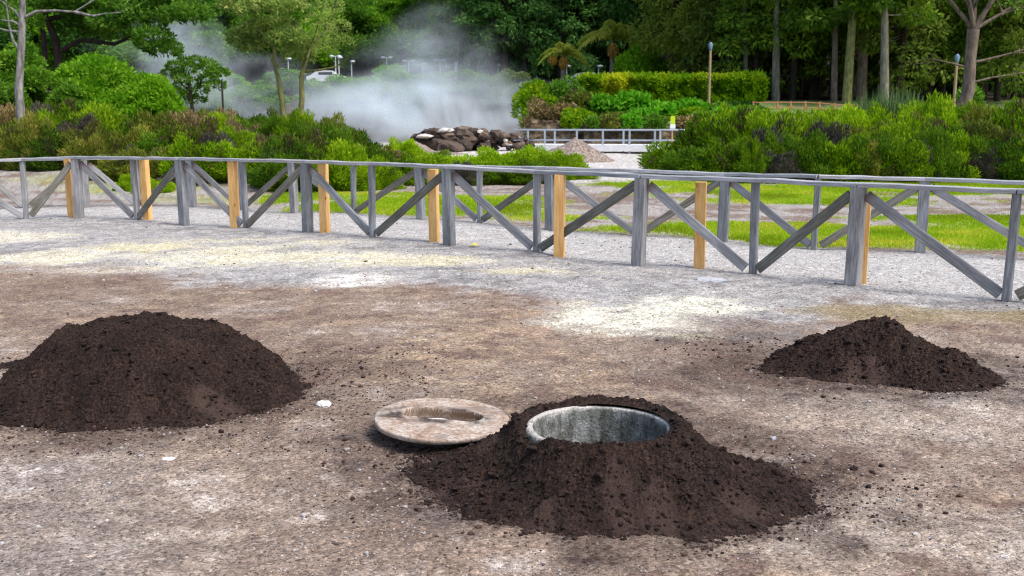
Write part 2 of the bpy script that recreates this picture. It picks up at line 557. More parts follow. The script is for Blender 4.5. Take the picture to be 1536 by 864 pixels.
    und = np.maximum(sstep(0.0, 1.6, y - yl + 0.8 * n1) * sstep(-0.10, -0.2, x / np.maximum(y, 1)), sstep(60, 64, y))
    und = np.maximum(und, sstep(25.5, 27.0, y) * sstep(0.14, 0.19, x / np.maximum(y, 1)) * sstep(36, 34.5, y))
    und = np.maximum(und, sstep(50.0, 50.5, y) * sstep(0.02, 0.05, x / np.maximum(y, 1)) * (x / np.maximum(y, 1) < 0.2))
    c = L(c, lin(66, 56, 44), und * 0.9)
    c = L(c, lin(64, 50, 45), soil_stain(x, y) * (0.62 + 0.7 * n2 + 0.5 * n3))
    c = c * (1 + 0.38 * n3 + 0.12 * n2)[..., None]
    c = c * (1 - .03 * sstep(9, 6.5, y))[..., None]
    # old wheel marks and drag marks
    for a_, b_, w_ in ((G(-100, 425), G(430, 447), .10), (G(-100, 440), G(440, 470), .10), (G(900, 690), G(1600, 700), .12), (G(1000, 640), G(1600, 668), .12), (G(700, 850), G(1250, 790), .09)):
        dv = b_ - a_; L2 = dv[0]**2 + dv[1]**2; tt_ = np.clip(((x - a_[0]) * dv[0] + (y - a_[1]) * dv[1]) / L2, 0, 1)
        dd = np.hypot(x - a_[0] - tt_ * dv[0], y - a_[1] - tt_ * dv[1]) + .10 * fbm(x * .9, y * .9, 3, 210) + .04 * n2
        c = c * (1 - .22 * sstep(w_, w_ * .3, np.abs(dd)) * np.clip(.7 + 1.2 * n1, 0, 1))[..., None]
    return np.clip(c, 0.01, 0.9)


# ---- the sheet itself, finest where it is looked at closest
ys = [-6.0, -3.0, -1.0, 0.4, 1.4]
y = 2.2
while y < 19: ys.append(y); y += max(0.012, 0.0042 * y)
while y < 240: ys.append(y); y += 0.02 * y
while y < 1500: ys.append(y); y += 0.25 * y
ys = np.array(ys)
nx = 620
tt = np.linspace(-1, 1, nx)
wide = 0.57 * np.maximum(ys, 0) + 0.6
side = np.array([1.03, 1.1, 1.25, 1.5, 2.0, 3.0, 5.0, 8.0])
cols = np.concatenate([-side[::-1], tt, side])
X = wide[:, None] * cols[None]
X = X + np.sign(cols)[None] * np.clip(np.abs(cols) - 1, 0, 9)[None] * 4.0
Y = np.broadcast_to(ys[:, None], X.shape).copy()
Z = H(X, Y)
near = sstep(24, 10, Y)
micro = fbm(X * 4, Y * 4, 3, 80) * 0.010 + fbm(X * 16, Y * 16, 4, 84, 0.6) * 0.007
ruts = -0.02 * sstep(.5, .1, np.abs(Y - 4.0 - 0.10 * X - 0.3 * fbm(X * .4, Y * .4, 2, 90)))
Z = Z + near * (micro + ruts)
colr = ground_colour(X, Y)
ny, nxx = X.shape
ii = np.arange(ny * nxx).reshape(ny, nxx)
quads = np.stack([ii[:-1, :-1], ii[:-1, 1:], ii[1:, 1:], ii[1:, :-1]], -1).reshape(-1, 4)
cx = (X[:-1, :-1] + X[1:, 1:]).ravel() / 2; cy = (Y[:-1, :-1] + Y[1:, 1:]).ravel() / 2
quads = quads[np.hypot(cx - HOLE[0], cy - HOLE[1]) > 0.37]
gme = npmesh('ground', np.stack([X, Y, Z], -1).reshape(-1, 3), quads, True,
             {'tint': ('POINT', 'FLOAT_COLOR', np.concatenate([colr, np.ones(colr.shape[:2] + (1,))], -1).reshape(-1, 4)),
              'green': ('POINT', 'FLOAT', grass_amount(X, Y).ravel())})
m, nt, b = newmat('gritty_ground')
at = node(nt, 'ShaderNodeAttribute', attribute_name='tint')
gre = node(nt, 'ShaderNodeAttribute', attribute_name='green')
vec = coords(nt)
v1 = node(nt, 'ShaderNodeTexVoronoi', Scale=95.0); nt.links.new(vec, v1.inputs['Vector'])
v2 = node(nt, 'ShaderNodeTexVoronoi', Scale=38.0); nt.links.new(vec, v2.inputs['Vector'])
n1 = noise(nt, vec, 60.0, 6.0, 0.7); n2 = noise(nt, vec, 9.0, 6.0, 0.65)
sp = nt.nodes.new('ShaderNodeSeparateColor'); nt.links.new(v1.outputs['Color'], sp.inputs[0])
r1 = ramp(nt, [(0.0, (0.36, 0.34, 0.33)), (0.22, (0.80, 0.79, 0.79)), (0.7, (1.06, 1.06, 1.06)), (0.92, (1.28, 1.28, 1.29)), (1.0, (1.6, 1.61, 1.63))])
nt.links.new(sp.outputs[0], r1.inputs[0])
c = mixc(nt, at.outputs['Color'], r1.outputs[0], 1.0, 'MULTIPLY')
sp2 = nt.nodes.new('ShaderNodeSeparateColor'); nt.links.new(v2.outputs['Color'], sp2.inputs[0])
r2 = ramp(nt, [(0.0, (0.55, 0.52, 0.50)), (0.16, (0.95, 0.95, 0.95)), (0.85, (1.0, 1.0, 1.0)), (0.95, (1.4, 1.42, 1.45))])
nt.links.new(sp2.outputs[1], r2.inputs[0])
c = mixc(nt, c, r2.outputs[0], 0.65, 'MULTIPLY')
r3 = ramp(nt, [(0.3, (0.72, 0.71, 0.70)), (0.7, (1.22, 1.22, 1.22))]); nt.links.new(n1, r3.inputs[0])
c = mixc(nt, c, r3.outputs[0], 0.8, 'MULTIPLY')
r4 = ramp(nt, [(0.32, (0.86, 0.84, 0.82)), (0.68, (1.12, 1.12, 1.13))]); nt.links.new(n2, r4.inputs[0])
c = mixc(nt, c, r4.outputs[0], 0.9, 'MULTIPLY')
nt.links.new(c, b.inputs['Base Color']); b.inputs['Roughness'].default_value = 0.92
h = math_(nt, 'ADD', math_(nt, 'MULTIPLY', v1.outputs['Distance'], -0.35), math_(nt, 'ADD', math_(nt, 'MULTIPLY', v2.outputs['Distance'], -0.6), math_(nt, 'MULTIPLY', n1, 0.6)))
bump(nt, b, h, 0.9, 0.014)
M_GROUND = m
tag(link('ground', gme, m), 'bare brown and grey volcanic earth with pale sulphur crusts and patches of grass', 'ground', kind='structure')
GROUND_Z = None

# ---- loose grit lying on it
def ground_z(x, y):
    """height with the small bumps"""
    nr = sstep(24, 10, y)
    mi = fbm(x * 4, y * 4, 3, 80) * 0.010 + fbm(x * 16, y * 16, 4, 84, 0.6) * 0.007
    ru = -0.02 * sstep(.5, .1, np.abs(y - 4.0 - 0.10 * x - 0.3 * fbm(x * .4, y * .4, 2, 90)))
    return H(x, y) + nr * (mi + ru)


N = 46000
yy = 3.2 * (17.0 / 3.2) ** (rng.random(N) ** 1.1)
xx = (rng.random(N) * 2 - 1) * (0.6 * yy + 0.5)
keep = (fbm(xx * 1.5, yy * 1.5, 3, 95) + rng.uniform(-.5, .7, N) > -0.05) & (np.hypot(xx - HOLE[0], yy - HOLE[1]) > .9)
xx, yy = xx[keep], yy[keep]
rad = np.clip(rng.lognormal(-5.85, 0.5, len(xx)), .0014, .016) * (0.8 + 0.05 * yy)
V, Fc, rn = many_lumps(np.stack([xx, yy, ground_z(xx, yy) + rad * 0.25], 1), rad, 1, 0.22, 0.75)
M_GRIT = tone('grit_stone', [(0.0, tuple(lin(66, 58, 56))), (0.3, tuple(lin(120, 108, 102))), (0.55, tuple(lin(160, 150, 145))), (0.92, tuple(lin(164, 164, 168))), (1.0, tuple(lin(206, 202, 197)))], 0.8, 120.0)
tag(link('gravel', npmesh('gravel', V, Fc, False, {'rnd': ('FACE', 'FLOAT', rn)}), M_GRIT), 'small grey, white and brown grit scattered over the trodden yard', 'gravel', kind='stuff')

# ================================================================== heaps of soil
m, nt, b = newmat('dark_soil')
vec = coords(nt)
n1 = noise(nt, vec, 70.0, 8.0, 0.75); n2 = noise(nt, vec, 6.0, 6.0, 0.65)
dry = node(nt, 'ShaderNodeAttribute', attribute_name='dry')
r = ramp(nt, [(0.34, tuple(lin(16, 12, 10))), (0.48, tuple(lin(45, 34, 29))), (0.62, tuple(lin(78, 60, 52))), (0.74, tuple(lin(112, 90, 79)))])
nt.links.new(n1, r.inputs[0])
r2 = ramp(nt, [(0.35, (0.62, 0.6, 0.58)), (0.7, (1.4, 1.34, 1.3))]); nt.links.new(n2, r2.inputs[0])
c = mixc(nt, r.outputs[0], r2.outputs[0], 1.0, 'MULTIPLY')
c = mixc(nt, c, tuple(lin(88, 70, 63)), dry.outputs['Fac'])
nt.links.new(c, b.inputs['Base Color']); b.inputs['Roughness'].default_value = 0.95
bump(nt, b, n1, 1.0, 0.022)
M_SOIL = m


def heap(name, label, centre, half, step, hfun, hole=None, nclod=2500, spill=0.25, seed=0, dryfun=None):
    """a heap of crumbly soil: hfun(x, y) gives its height over the ground"""
    hx, hy = half
    gx = np.arange(-hx, hx + step, step); gy = np.arange(-hy, hy + step, step)
    x, yv = np.meshgrid(gx, gy); wx, wy = x + centre[0], yv + centre[1]
    h = hfun(wx, wy)
    body = sstep(0.0, 0.10, h)
    if hole is not None: body = body * sstep(hole[2], hole[2] + .09, np.hypot(wx - hole[0], wy - hole[1]))
    lump = np.abs(fbm(wx * 7, wy * 7, 4, seed + 3, 0.6)) * 0.045 + (0.5 - np.abs(fbm(wx * 22, wy * 22, 3, seed + 7, 0.6))) * 0.020 + (0.4 - np.abs(fbm(wx * 48, wy * 48, 3, seed + 9, 0.65))) * 0.022
    dr = dryfun(wx, wy) if dryfun else np.zeros_like(wx)
    z = h + (lump - 0.018) * body * (1 - 0.45 * dr) - 0.03 * (1 - sstep(-0.02, 0.012, h))
    z = z + (ground_z(wx, wy) if hole is None else ground_z(wx, wy) * sstep(.45, .8, np.hypot(wx - hole[0], wy - hole[1])))
    n_y, n_x = x.shape
    ii = np.arange(n_y * n_x).reshape(n_y, n_x)
    q = np.stack([ii[:-1, :-1], ii[:-1, 1:], ii[1:, 1:], ii[1:, :-1]], -1).reshape(-1, 4)
    hq = h.ravel()[q].max(1)
    ok = hq > -0.03
    if hole is not None:
        r_ = np.hypot(wx.ravel() - hole[0], wy.ravel() - hole[1])[q]
        ok &= r_.min(1) > hole[2]
    q = q[ok]
    used, inv = np.unique(q, return_inverse=True)
    V = np.stack([x, yv, z], -1).reshape(-1, 3)[used]
    q = inv.reshape(-1, 4)
    # crumbs, part of the heap itself
    px, py = rng.uniform(-hx, hx, nclod * 4), rng.uniform(-hy, hy, nclod * 4)
    hh = hfun(px + centre[0], py + centre[1])
    k = (hh > 0.015) & (rng.random(len(px)) < np.clip(1.15 - hh * 1.2, .25, 1))
    if hole is not None: k &= np.hypot(px + centre[0] - hole[0], py + centre[1] - hole[1]) > hole[2] + .02
    px, py = px[k][:nclod], py[k][:nclod]
    fi = np.clip(np.round((px + hx) / step).astype(int), 0, n_x - 1); fj = np.clip(np.round((py + hy) / step).astype(int), 0, n_y - 1)
    rr = np.clip(rng.lognormal(-5.5, 0.62, len(px)), .0025, .026)
    cv, cf, _ = many_lumps(np.stack([px, py, z[fj, fi] + rr * 0.2], 1), rr, 1, 0.35, 0.8)
    allv = np.concatenate([V, cv])
    d_ = np.concatenate([dr.ravel()[used], np.zeros(len(cv))])
    me = npmesh(name, allv, [q, cf + len(V)], False, {'dry': ('POINT', 'FLOAT', d_)})
    return tag(link(name, me, M_SOIL, None, (centre[0], centre[1], 0)), label, 'soil heap')


def polar(centre, ks):
    """outer radius as a function of the angle, ks = [(degrees, radius)] (0 = right, 90 = away)"""
    a = np.radians([k[0] for k in ks]); r = np.array([k[1] for k in ks])
    def f(x, y):
        t = np.arctan2(y - centre[1], x - centre[0])
        return np.hypot(x - centre[0], y - centre[1]), np.interp(t, a, r, period=2 * math.pi)
    return f


def heap_hole_h(x, y):
    f = polar(HOLE, [(0, .96), (-25, .98), (-50, .82), (-75, .69), (-100, .63), (-125, .71), (-150, .80), (180, .86), (158, .86), (135, .68), (115, .54), (90, .52), (60, .55), (30, .72), (12, .90)])
    r, R = f(x, y)
    R = R * (1 + 0.15 * fbm(x * 2.4, y * 2.4, 3, 120) + 0.13 * fbm(x * 8, y * 8, 3, 122))
    t = np.clip((r - 0.37) / np.maximum(R - 0.37, .05), 0, 1.3)
    h = 0.296 * (1 - np.clip(t, 0, 1)) ** 1.55
    h = np.where(t < 1, h * (1 - 0.6 * t * (1 - t)), -0.1 * (t - 1))
    h = h + 0.05 * fbm(x * 3.6, y * 3.6, 3, 126) * sstep(0, .12, h) * sstep(.38, .6, r)
    # slumped hollow towards the left front
    h = h - 0.07 * sstep(1.1, .3, ell(x, y, G(760, 715, .08), .26, .16)) * sstep(0, .1, h)
    rim = 0.022 * np.exp(-((r - 0.40) / 0.035) ** 2) * (0.5 + fbm(x * 8, y * 8, 3, 130))
    h = h + rim * (h > 0.1)
    # lower beside the ring on the left, so its pale lip shows
    ang = np.arctan2(y - HOLE[1], x - HOLE[0])
    h = h - 0.02 * sstep(.36, .31, r) - 0.035 * np.exp(-((r - 0.33) / 0.05) ** 2) * sstep(.55, .95, np.cos(ang - 2.55))
    return h


def heap_hole_dry(x, y):
    h = heap_hole_h(x, y)
    m_ = np.zeros_like(x)
    for u, v, rx, ry in ((930, 768, .085, .15), (985, 775, .09, .13), (1115, 758, .10, .07), (1100, 715, .05, .06), (715, 770, .18, .06), (800, 775, .10, .06), (1180, 700, .12, .10), (690, 725, .10, .07), (735, 700, .06, .05)):
        m_ = np.maximum(m_, sstep(1.2, .6, ell(x, y, G(u, v, .05), rx, ry) + .5 * fbm(x * 12, y * 12, 3, 140)))
    return np.clip(m_ * 0.5 + 0.12 * sstep(0.3, .55, fbm(x * 6, y * 6, 4, 145)) * sstep(.14, .03, h), 0, .8)


heap('soil_heap', 'dark crumbly soil heaped around the open round cooking pit', (HOLE[0] + .1, HOLE[1] - .1), (1.45, 1.15), 0.006, heap_hole_h, (HOLE[0], HOLE[1], 0.312), 6000, seed=200, dryfun=heap_hole_dry)

LC = G(238, 590)
def heap_left_h(x, y):
    f = polar(LC, [(0, .90), (-30, .84), (-60, .76), (-90, .74), (-120, .84), (-150, 1.04), (180, 1.10), (160, 1.04), (130, .80), (90, .70), (50, .76), (20, .88)])
    r, R = f(x, y)
    R = R * (1 + 0.09 * fbm(x * 2.4, y * 2.4, 3, 150) + .07 * fbm(x * 8, y * 8, 3, 151))
    t = r / R
    h = 0.80 * (1 - t)
    top = 0.435 + 0.02 * fbm(x * 3, y * 3, 2, 153)
    h = np.where(h > top - .08, top - .08 + .08 * (1 - np.exp(-(h - top + .08) / .08)), h)
    h = np.where(t < 1, h * (0.86 + 0.14 * sstep(1, .75, t)), -.1 * (t - 1))
    h = np.maximum(h, 0.055 * sstep(1.1, .2, ell(x, y, G(60, 548), .42, .13)) + 0.02 * fbm(x * 9, y * 9, 3, 155) * sstep(1, .5, ell(x, y, G(60, 548), .42, .13)) - .012)
    return h + 0.045 * fbm(x * 4, y * 4, 3, 156) * sstep(0, .12, h)


heap('soil_heap', 'broad flat-topped heap of dark soil, the largest, left of the round lid', (LC[0], LC[1]), (1.7, 1.1), 0.007, heap_left_h, None, 5000, seed=260,
     dryfun=lambda x, y: np.clip(.55 * sstep(1.1, .5, ell(x, y, G(335, 615, .04), .22, .1) + .5 * fbm(x * 9, y * 9, 3, 158)) + .3 * sstep(.3, .55, fbm(x * 5, y * 5, 4, 159)) * sstep(.2, .05, heap_left_h(x, y)), 0, .7))

RC = G(1305, 553)
def heap_right_h(x, y):
    f = polar(RC, [(0, .66), (-25, .76), (-50, .66), (-90, .40), (-120, .42), (-150, .56), (180, .74), (160, .68), (120, .48), (90, .45), (45, .48), (15, .60)])
    r, R = f(x, y)
    R = R * (1 + 0.14 * fbm(x * 3, y * 3, 3, 170) + .12 * fbm(x * 9, y * 9, 3, 171))
    t = r / R
    h = 0.375 * np.clip(1 - t, 0, 1) ** 0.95
    h = np.where(t < 1, h, -.1 * (t - 1))
    h = h + 0.05 * sstep(.5, .0, np.abs(x - RC[0] - .22) / .5) * sstep(.5, .1, t) - .03 * sstep(1.0, .4, ell(x, y, G(1235, 500, .3), .2, .3))
    h = h - .05 * sstep(1.1, .4, ell(x, y, G(1300, 565, .05), .16, .16)) * sstep(0, .1, h)
    return h + 0.045 * fbm(x * 4.5, y * 4.5, 4, 176) * sstep(0, .12, h)


heap('soil_heap', 'smaller peaked heap of dark soil near the right end of the fence', (RC[0], RC[1]), (1.1, .85), 0.007, heap_right_h, None, 4000, seed=320,
     dryfun=lambda x, y: np.clip(.75 * sstep(1.15, .6, ell(x, y, G(1295, 562, .05), .17, .13) + .4 * fbm(x * 9, y * 9, 3, 178)), 0, .7))

# ---- crumbs of soil strewn round the heaps
C, R = [], []
def skirt(hf, c, hx, hy, n):
    x, yv = c[0] + rng.uniform(-hx, hx, n), c[1] + rng.uniform(-hy, hy, n)
    h = hf(x, yv)
    k = (h < .03) & (h > -.03) & (rng.random(n) < np.exp(np.minimum(h, 0) * 190))
    x, yv = x[k], yv[k]
    rr = np.clip(rng.lognormal(-5.55, 0.5, len(x)), .002, .015)
    C.append(np.stack([x, yv, ground_z(x, yv) + np.maximum(hf(x, yv), 0) * .6 + rr * .35], 1)); R.append(rr)
skirt(heap_hole_h, HOLE, 1.6, 1.3, 42000); skirt(heap_left_h, LC, 1.7, 1.15, 30000); skirt(heap_right_h, RC, 1.3, 1.0, 26000)
for c, rx, ry, n in ((G(900, 715), 1.45, 1.0, 1500), (G(238, 592), 1.25, .95, 500), (G(1310, 555), 1.3, .75, 600), (G(1110, 520), .7, .4, 420), (G(1170, 735), .8, .45, 700), (G(650, 690), .6, .3, 350), (G(1330, 700), 1.6, 1.0, 110), (G(500, 560), .5, .25, 160)):
    a, q = rng.uniform(0, 6.283, n), np.sqrt(rng.random(n))
    x, yv = c[0] + rx * q * np.cos(a), c[1] + ry * q * np.sin(a)
    k = (heap_hole_h(x, yv) < .02) & (heap_left_h(x, yv) < .02) & (heap_right_h(x, yv) < .02) & (np.hypot(x - HOLE[0], yv - HOLE[1]) > .45)
    k &= rng.random(n) < np.clip(1.25 - q, .1, 1)
    x, yv = x[k], yv[k]
    rr = np.clip(rng.lognormal(-5.45, 0.55, len(x)), .002, .017)
    C.append(np.stack([x, yv, ground_z(x, yv) + rr * .35], 1)); R.append(rr)
V, Fc, rn = many_lumps(np.concatenate(C), np.concatenate(R), 1, 0.3, 0.8)
M_CLOD = tone('soil_crumb', [(0.0, tuple(lin(34, 26, 24))), (0.6, tuple(lin(62, 48, 43))), (1.0, tuple(lin(92, 75, 68)))], 0.95, 60.0, .5)
tag(link('loose_soil', npmesh('loose_soil', V, Fc, False, {'rnd': ('FACE', 'FLOAT', rn)}), M_CLOD), 'dark soil crumbs strewn over the earth around the heaps', 'soil', kind='stuff')

# ================================================================== the pit: a concrete ring sunk in the heap
m, nt, b = newmat('pit_concrete')
vec = coords(nt)
tc = nt.nodes.new('ShaderNodeTexCoord'); sx = nt.nodes.new('ShaderNodeSeparateXYZ'); nt.links.new(tc.outputs['Object'], sx.inputs[0])
n1 = noise(nt, vec, 9.0, 8.0, 0.7); n2 = noise(nt, coords(nt, (1, 1, .25)), 22.0, 5.0, .6); n3 = noise(nt, vec, 90.0, 3.0)
r = ramp(nt, [(0.3, tuple(lin(82, 82, 72))), (0.48, tuple(lin(122, 124, 118))), (0.68, tuple(lin(176, 180, 182)))]); nt.links.new(n1, r.inputs[0])
r2 = ramp(nt, [(0.38, (0.25, 0.24, 0.22)), (0.54, (1, 1, 1))]); nt.links.new(n2, r2.inputs[0])
c = mixc(nt, r.outputs[0], r2.outputs[0], 0.7, 'MULTIPLY')
zz = math_(nt, 'ADD', sx.outputs[2], math_(nt, 'MULTIPLY', n1, 0.12))
r3 = ramp(nt, [(0.300, (0, 0, 0)), (0.325, (1, 1, 1))]); nt.links.new(zz, r3.inputs[0])
c = mixc(nt, c, tuple(lin(186, 180, 174)), r3.outputs[0])
r4 = ramp(nt, [(0.3, (0.4, 0.4, 0.4)), (0.7, (1.35, 1.35, 1.35))]); nt.links.new(n3, r4.inputs[0])
c = mixc(nt, c, r4.outputs[0], 0.8, 'MULTIPLY')
nt.links.new(c, b.inputs['Base Color']); b.inputs['Roughness'].default_value = 0.7
bump(nt, b, n3, .5, .01)
M_RING = m
pit = tag(empty('cooking_pit', (HOLE[0], HOLE[1], 0)), 'open round cooking pit lined with a pale speckled concrete ring', 'cooking pit')
prof = [(HR, -.62), (HR, -.3), (HR, 0), (HR, .2), (HR + .001, .254), (HR + .004, .262), (HR + .022, .265), (HR + .034, .258), (HR + .04, .24), (HR + .04, -.05)]
V, Fq, n = [], [], 96
for k, (r_, z_) in enumerate(prof):
    for i in range(n):
        a = 2 * math.pi * i / n
        w_ = .0012 * math.sin(5 * a) + .001 * math.sin(11 * a)
        V.append(((r_ + (w_ if z_ > .22 else 0)) * math.cos(a), (r_ + (w_ if z_ > .22 else 0)) * math.sin(a), z_ + (.0015 * math.sin(3 * a + 1) if z_ > .22 else 0)))
for k in range(len(prof) - 1):
    for i in range(n):
        j = (i + 1) % n
        Fq.append((k*n+i, k*n+j, (k+1)*n+j, (k+1)*n+i))
link('concrete_ring', npmesh('concrete_ring', np.array(V), np.array(Fq), True), M_RING, pit)
gx = np.linspace(-.33, .33, 50); x, yv = np.meshgrid(gx, gx)
z = -.55 + .03 * fbm(x * 6, yv * 6, 3, 300)
ii = np.arange(2500).reshape(50, 50)
q = np.stack([ii[:-1, :-1], ii[:-1, 1:], ii[1:, 1:], ii[1:, :-1]], -1).reshape(-1, 4)
link('pit_floor', npmesh('pit_floor', np.stack([x, yv, z], -1).reshape(-1, 3), q, True, {'dry': ('POINT', 'FLOAT', np.zeros(2500))}), M_SOIL, pit)

# ================================================================== the lid
m, nt, b = newmat('worn_lid')
vec = coords(nt)
n1 = noise(nt, vec, 7.0, 8.0, .68); n2 = noise(nt, vec, 48.0, 5.0, .7)
dirt = node(nt, 'ShaderNodeAttribute', attribute_name='dirt')  # soil on the plate, and painted shade on the plug below
side_ = node(nt, 'ShaderNodeAttribute', attribute_name='wall')
r = ramp(nt, [(0.30, tuple(lin(134, 110, 92))), (0.45, tuple(lin(172, 152, 136))), (0.62, tuple(lin(200, 190, 180)))]); nt.links.new(n1, r.inputs[0])
r2 = ramp(nt, [(0.36, (0.45, 0.42, 0.40)), (0.58, (1.1, 1.1, 1.1))]); nt.links.new(n2, r2.inputs[0])
c = mixc(nt, r.outputs[0], r2.outputs[0], .85, 'MULTIPLY')
c = mixc(nt, c, tuple(lin(104, 80, 60)), side_.outputs['Fac'])
df = math_(nt, 'MULTIPLY', dirt.outputs['Fac'], math_(nt, 'MULTIPLY', n2, 1.9))
cl = nt.nodes.new('ShaderNodeClamp'); nt.links.new(df, cl.inputs[0])
c = mixc(nt, c, tuple(lin(70, 60, 56)), cl.outputs[0])
nt.links.new(c, b.inputs['Base Color']); b.inputs['Roughness'].default_value = .85
bump(nt, b, n2, .5, .008)
M_LID = m
LR = 0.352
lid = tag(empty('pit_lid', (LIDC[0], LIDC[1], 0.0)), 'round worn pinkish lid with a long hand slot, leaning on the soil heap', 'lid')
lid.rotation_euler = (math.radians(1.0), math.radians(2.0), 0)
nr, na = 70, 200
rr = np.concatenate([np.linspace(0.004, LR - .012, nr - 4), [LR - .006, LR - .002, LR, LR]])
aa = np.arange(na) * 2 * math.pi / na
Rg, Ag = np.meshgrid(rr, aa, indexing='ij')
wav = 1 + .008 * np.sin(3 * Ag + 1) + .005 * np.sin(7 * Ag)
x, yv = Rg * np.cos(Ag) * wav, Rg * np.sin(Ag) * wav
# the slot: a capsule turned a little, cut with steep walls
ct, st = math.cos(-.16), math.sin(-.16)
sxx, syy = (x - .0) * ct + (yv - .04) * st, -(x - .0) * st + (yv - .04) * ct
dc = np.hypot(np.maximum(np.abs(sxx) - .135, 0), syy)          # distance from the slot's axis
slot = sstep(.086, .077, dc)
ztop = np.zeros_like(x)
ztop[-4:] = np.array([0, -.002, -.006, -.024])[:, None]
ztop = ztop + .004 * fbm(x * 14, yv * 14, 4, 310) * (Rg < LR - .004)
ztop = ztop - .045 * slot + .006 * sstep(.115, .088, dc) * (1 - slot)
wallm = ((slot > .04) & (slot < .97)).astype(float)
dirtm = np.clip(sstep(.175, .10, dc) * (.45 + 1.2 * fbm(x * 12, yv * 12, 4, 314)) + slot * .55 * (slot > .97) + .5 * sstep(.2, .6, fbm(x * 7 + 3, yv * 7, 4, 318)) + .35 * sstep(.22, .10, ell(x, yv, (-.2, .05), 1, 1)) * (fbm(x * 20, yv * 20, 3, 319) > 0), 0, 1) * (1 - wallm * .7)
V = np.stack([x, yv, ztop], -1).reshape(-1, 3)
Fq = []
I = np.arange(nr * na).reshape(nr, na)
q = np.stack([I[:-1], np.roll(I[:-1], -1, 1), np.roll(I[1:], -1, 1), I[1:]], -1).reshape(-1, 4)[:, ::-1]
# underside
V = np.concatenate([V, [[0, 0, -.07]]]); cidx = len(V) - 1
tri = np.stack([I[-1], np.roll(I[-1], -1), np.full(na, cidx)], -1)[:, ::-1]
tri2 = np.stack([I[0], np.roll(I[0], -1), np.full(na, len(V))], -1); V = np.concatenate([V, [[0, 0, ztop[0].mean()]]])
ex = np.zeros(2)
pl = link('lid_plate', npmesh('lid_plate', V, [q, tri, tri2], True, {'dirt': ('POINT', 'FLOAT', np.concatenate([dirtm.ravel(), ex])), 'wall': ('POINT', 'FLOAT', np.concatenate([wallm.ravel(), ex]))}), M_LID, lid, (0, 0, 0.108))
try:
    pl.data.polygons.foreach_set('use_smooth', np.ones(len(pl.data.polygons), bool))
except Exception: pass
a = Acc()
n = 64
ring = lambda r_, z_: [(r_ * math.cos(2*math.pi*i/n), r_ * math.sin(2*math.pi*i/n), z_) for i in range(n)]
V = np.array(ring(.24, .075) + ring(.23, .02) + ring(.22, -.02) + [(0, 0, -.02)])
Fq = [(k*n+(i+1) % n, k*n+i, (k+1)*n+i, (k+1)*n+(i+1) % n) for k in range(2) for i in range(n)]
T = [(2*n+(i+1) % n, 2*n+i, 3*n) for i in range(n)]
link('lid_plug', npmesh('lid_plug', V, [np.array(Fq), np.array(T)], True, {'dirt': ('POINT', 'FLOAT', np.ones(len(V))), 'wall': ('POINT', 'FLOAT', np.zeros(len(V)))}), M_LID, lid)  # full value everywhere: shade under the plate painted into the plug's colour

v0, f0 = ico(3)
tag(link('pale_piece', npmesh('slot_piece', v0 * np.array([.075, .028, .012]), f0, True, {'rnd': ('FACE', 'FLOAT', np.full(len(f0), .5))}), plain('pale_piece', lin(206, 204, 202), .7), None, (LIDC[0] - .035, LIDC[1] + .07, .068)), 'thin pale shard lying in the slot of the round lid', 'piece')  # pale flattened lump set into the slot

# ---- odd things lying on the ground
def flat_stone(label, u, v, rx, ry, h, col, seed, name='pale_stone', cat='stone'):
    c = G(u, v)
    v0, f0 = ico(3)
    r_ = random.Random(seed)
    n_ = np.array([1 + .25 * math.sin(3 * p[0] + seed) * math.cos(4 * p[1] + seed * 2) + r_.uniform(-.07, .07) for p in v0])
    V = v0 * n_[:, None] * np.array([rx, ry, h])
    o = link(name, npmesh(name, V, f0, False, {'rnd': ('FACE', 'FLOAT', np.full(len(f0), .5))}), col, None, (c[0], c[1], float(ground_z(c[0], c[1])) + h * .3))
    return tag(o, label, cat)
M_PALE = plain('pale_stone', lin(214, 208, 204), .8, var=.2, nscale=25)
M_GREYST = plain('grey_stone', lin(170, 172, 176), .8, var=.25, nscale=30)
flat_stone('pale angular stone beside the large soil heap', 486, 613, .045, .04, .022, M_PALE, 3)
flat_stone('small flat white stone on the earth in front of the large soil heap', 252, 690, .034, .022, .010, M_PALE, 5)
flat_stone('flat pale grey slab of stone in front of the fence', 1066, 424, .16, .10, .03, M_GREYST, 9)
flat_stone('small rounded blue grey stone right of the open pit', 1160, 657, .016, .014, .012, M_GREYST, 13)
lf = G(711, 376)
a = Acc(); a.add(np.array([(-.07, 0, .02), (0, -.05, .03), (.075, .01, .02), (.01, .05, .045)]), np.array([(0, 1, 2, 3)]))
a.add(np.array([(-.07, 0, .018), (0, -.05, .028), (.075, .01, .018), (.01, .05, .043)]), np.array([(3, 2, 1, 0)]))
tag(a.build('fallen_leaf', plain('yellow_leaf', lin(232, 214, 84), .6), None, False, (lf[0], lf[1], float(ground_z(lf[0], lf[1])))), 'single yellow leaf fallen on the grey grit by the fence', 'leaf')
# ================================================================== the two fences
M_OLD = timber('weathered_timber', tuple(lin(108, 108, 110)), tuple(lin(156, 157, 161)), tuple(lin(194, 195, 198)), (0.60, 0.60, 0.58), 0, tuple(lin(96, 62, 48)))
M_OLD2 = timber('darker_timber', tuple(lin(86, 83, 76)), tuple(lin(128, 126, 119)), tuple(lin(166, 165, 162)), (0.62, 0.60, 0.52))  # darker timber for the braces left of each thick post
M_RAIL = timber('rail_timber', tuple(lin(120, 122, 128)), tuple(lin(168, 171, 178)), tuple(lin(205, 208, 214)), (0.75, 0.74, 0.73))
M_NEW = timber('fresh_timber', tuple(lin(198, 150, 92)), tuple(lin(226, 182, 120)), tuple(lin(240, 206, 150)), (0.88, 0.80, 0.68), 5.0, tuple(lin(178, 128, 70)))


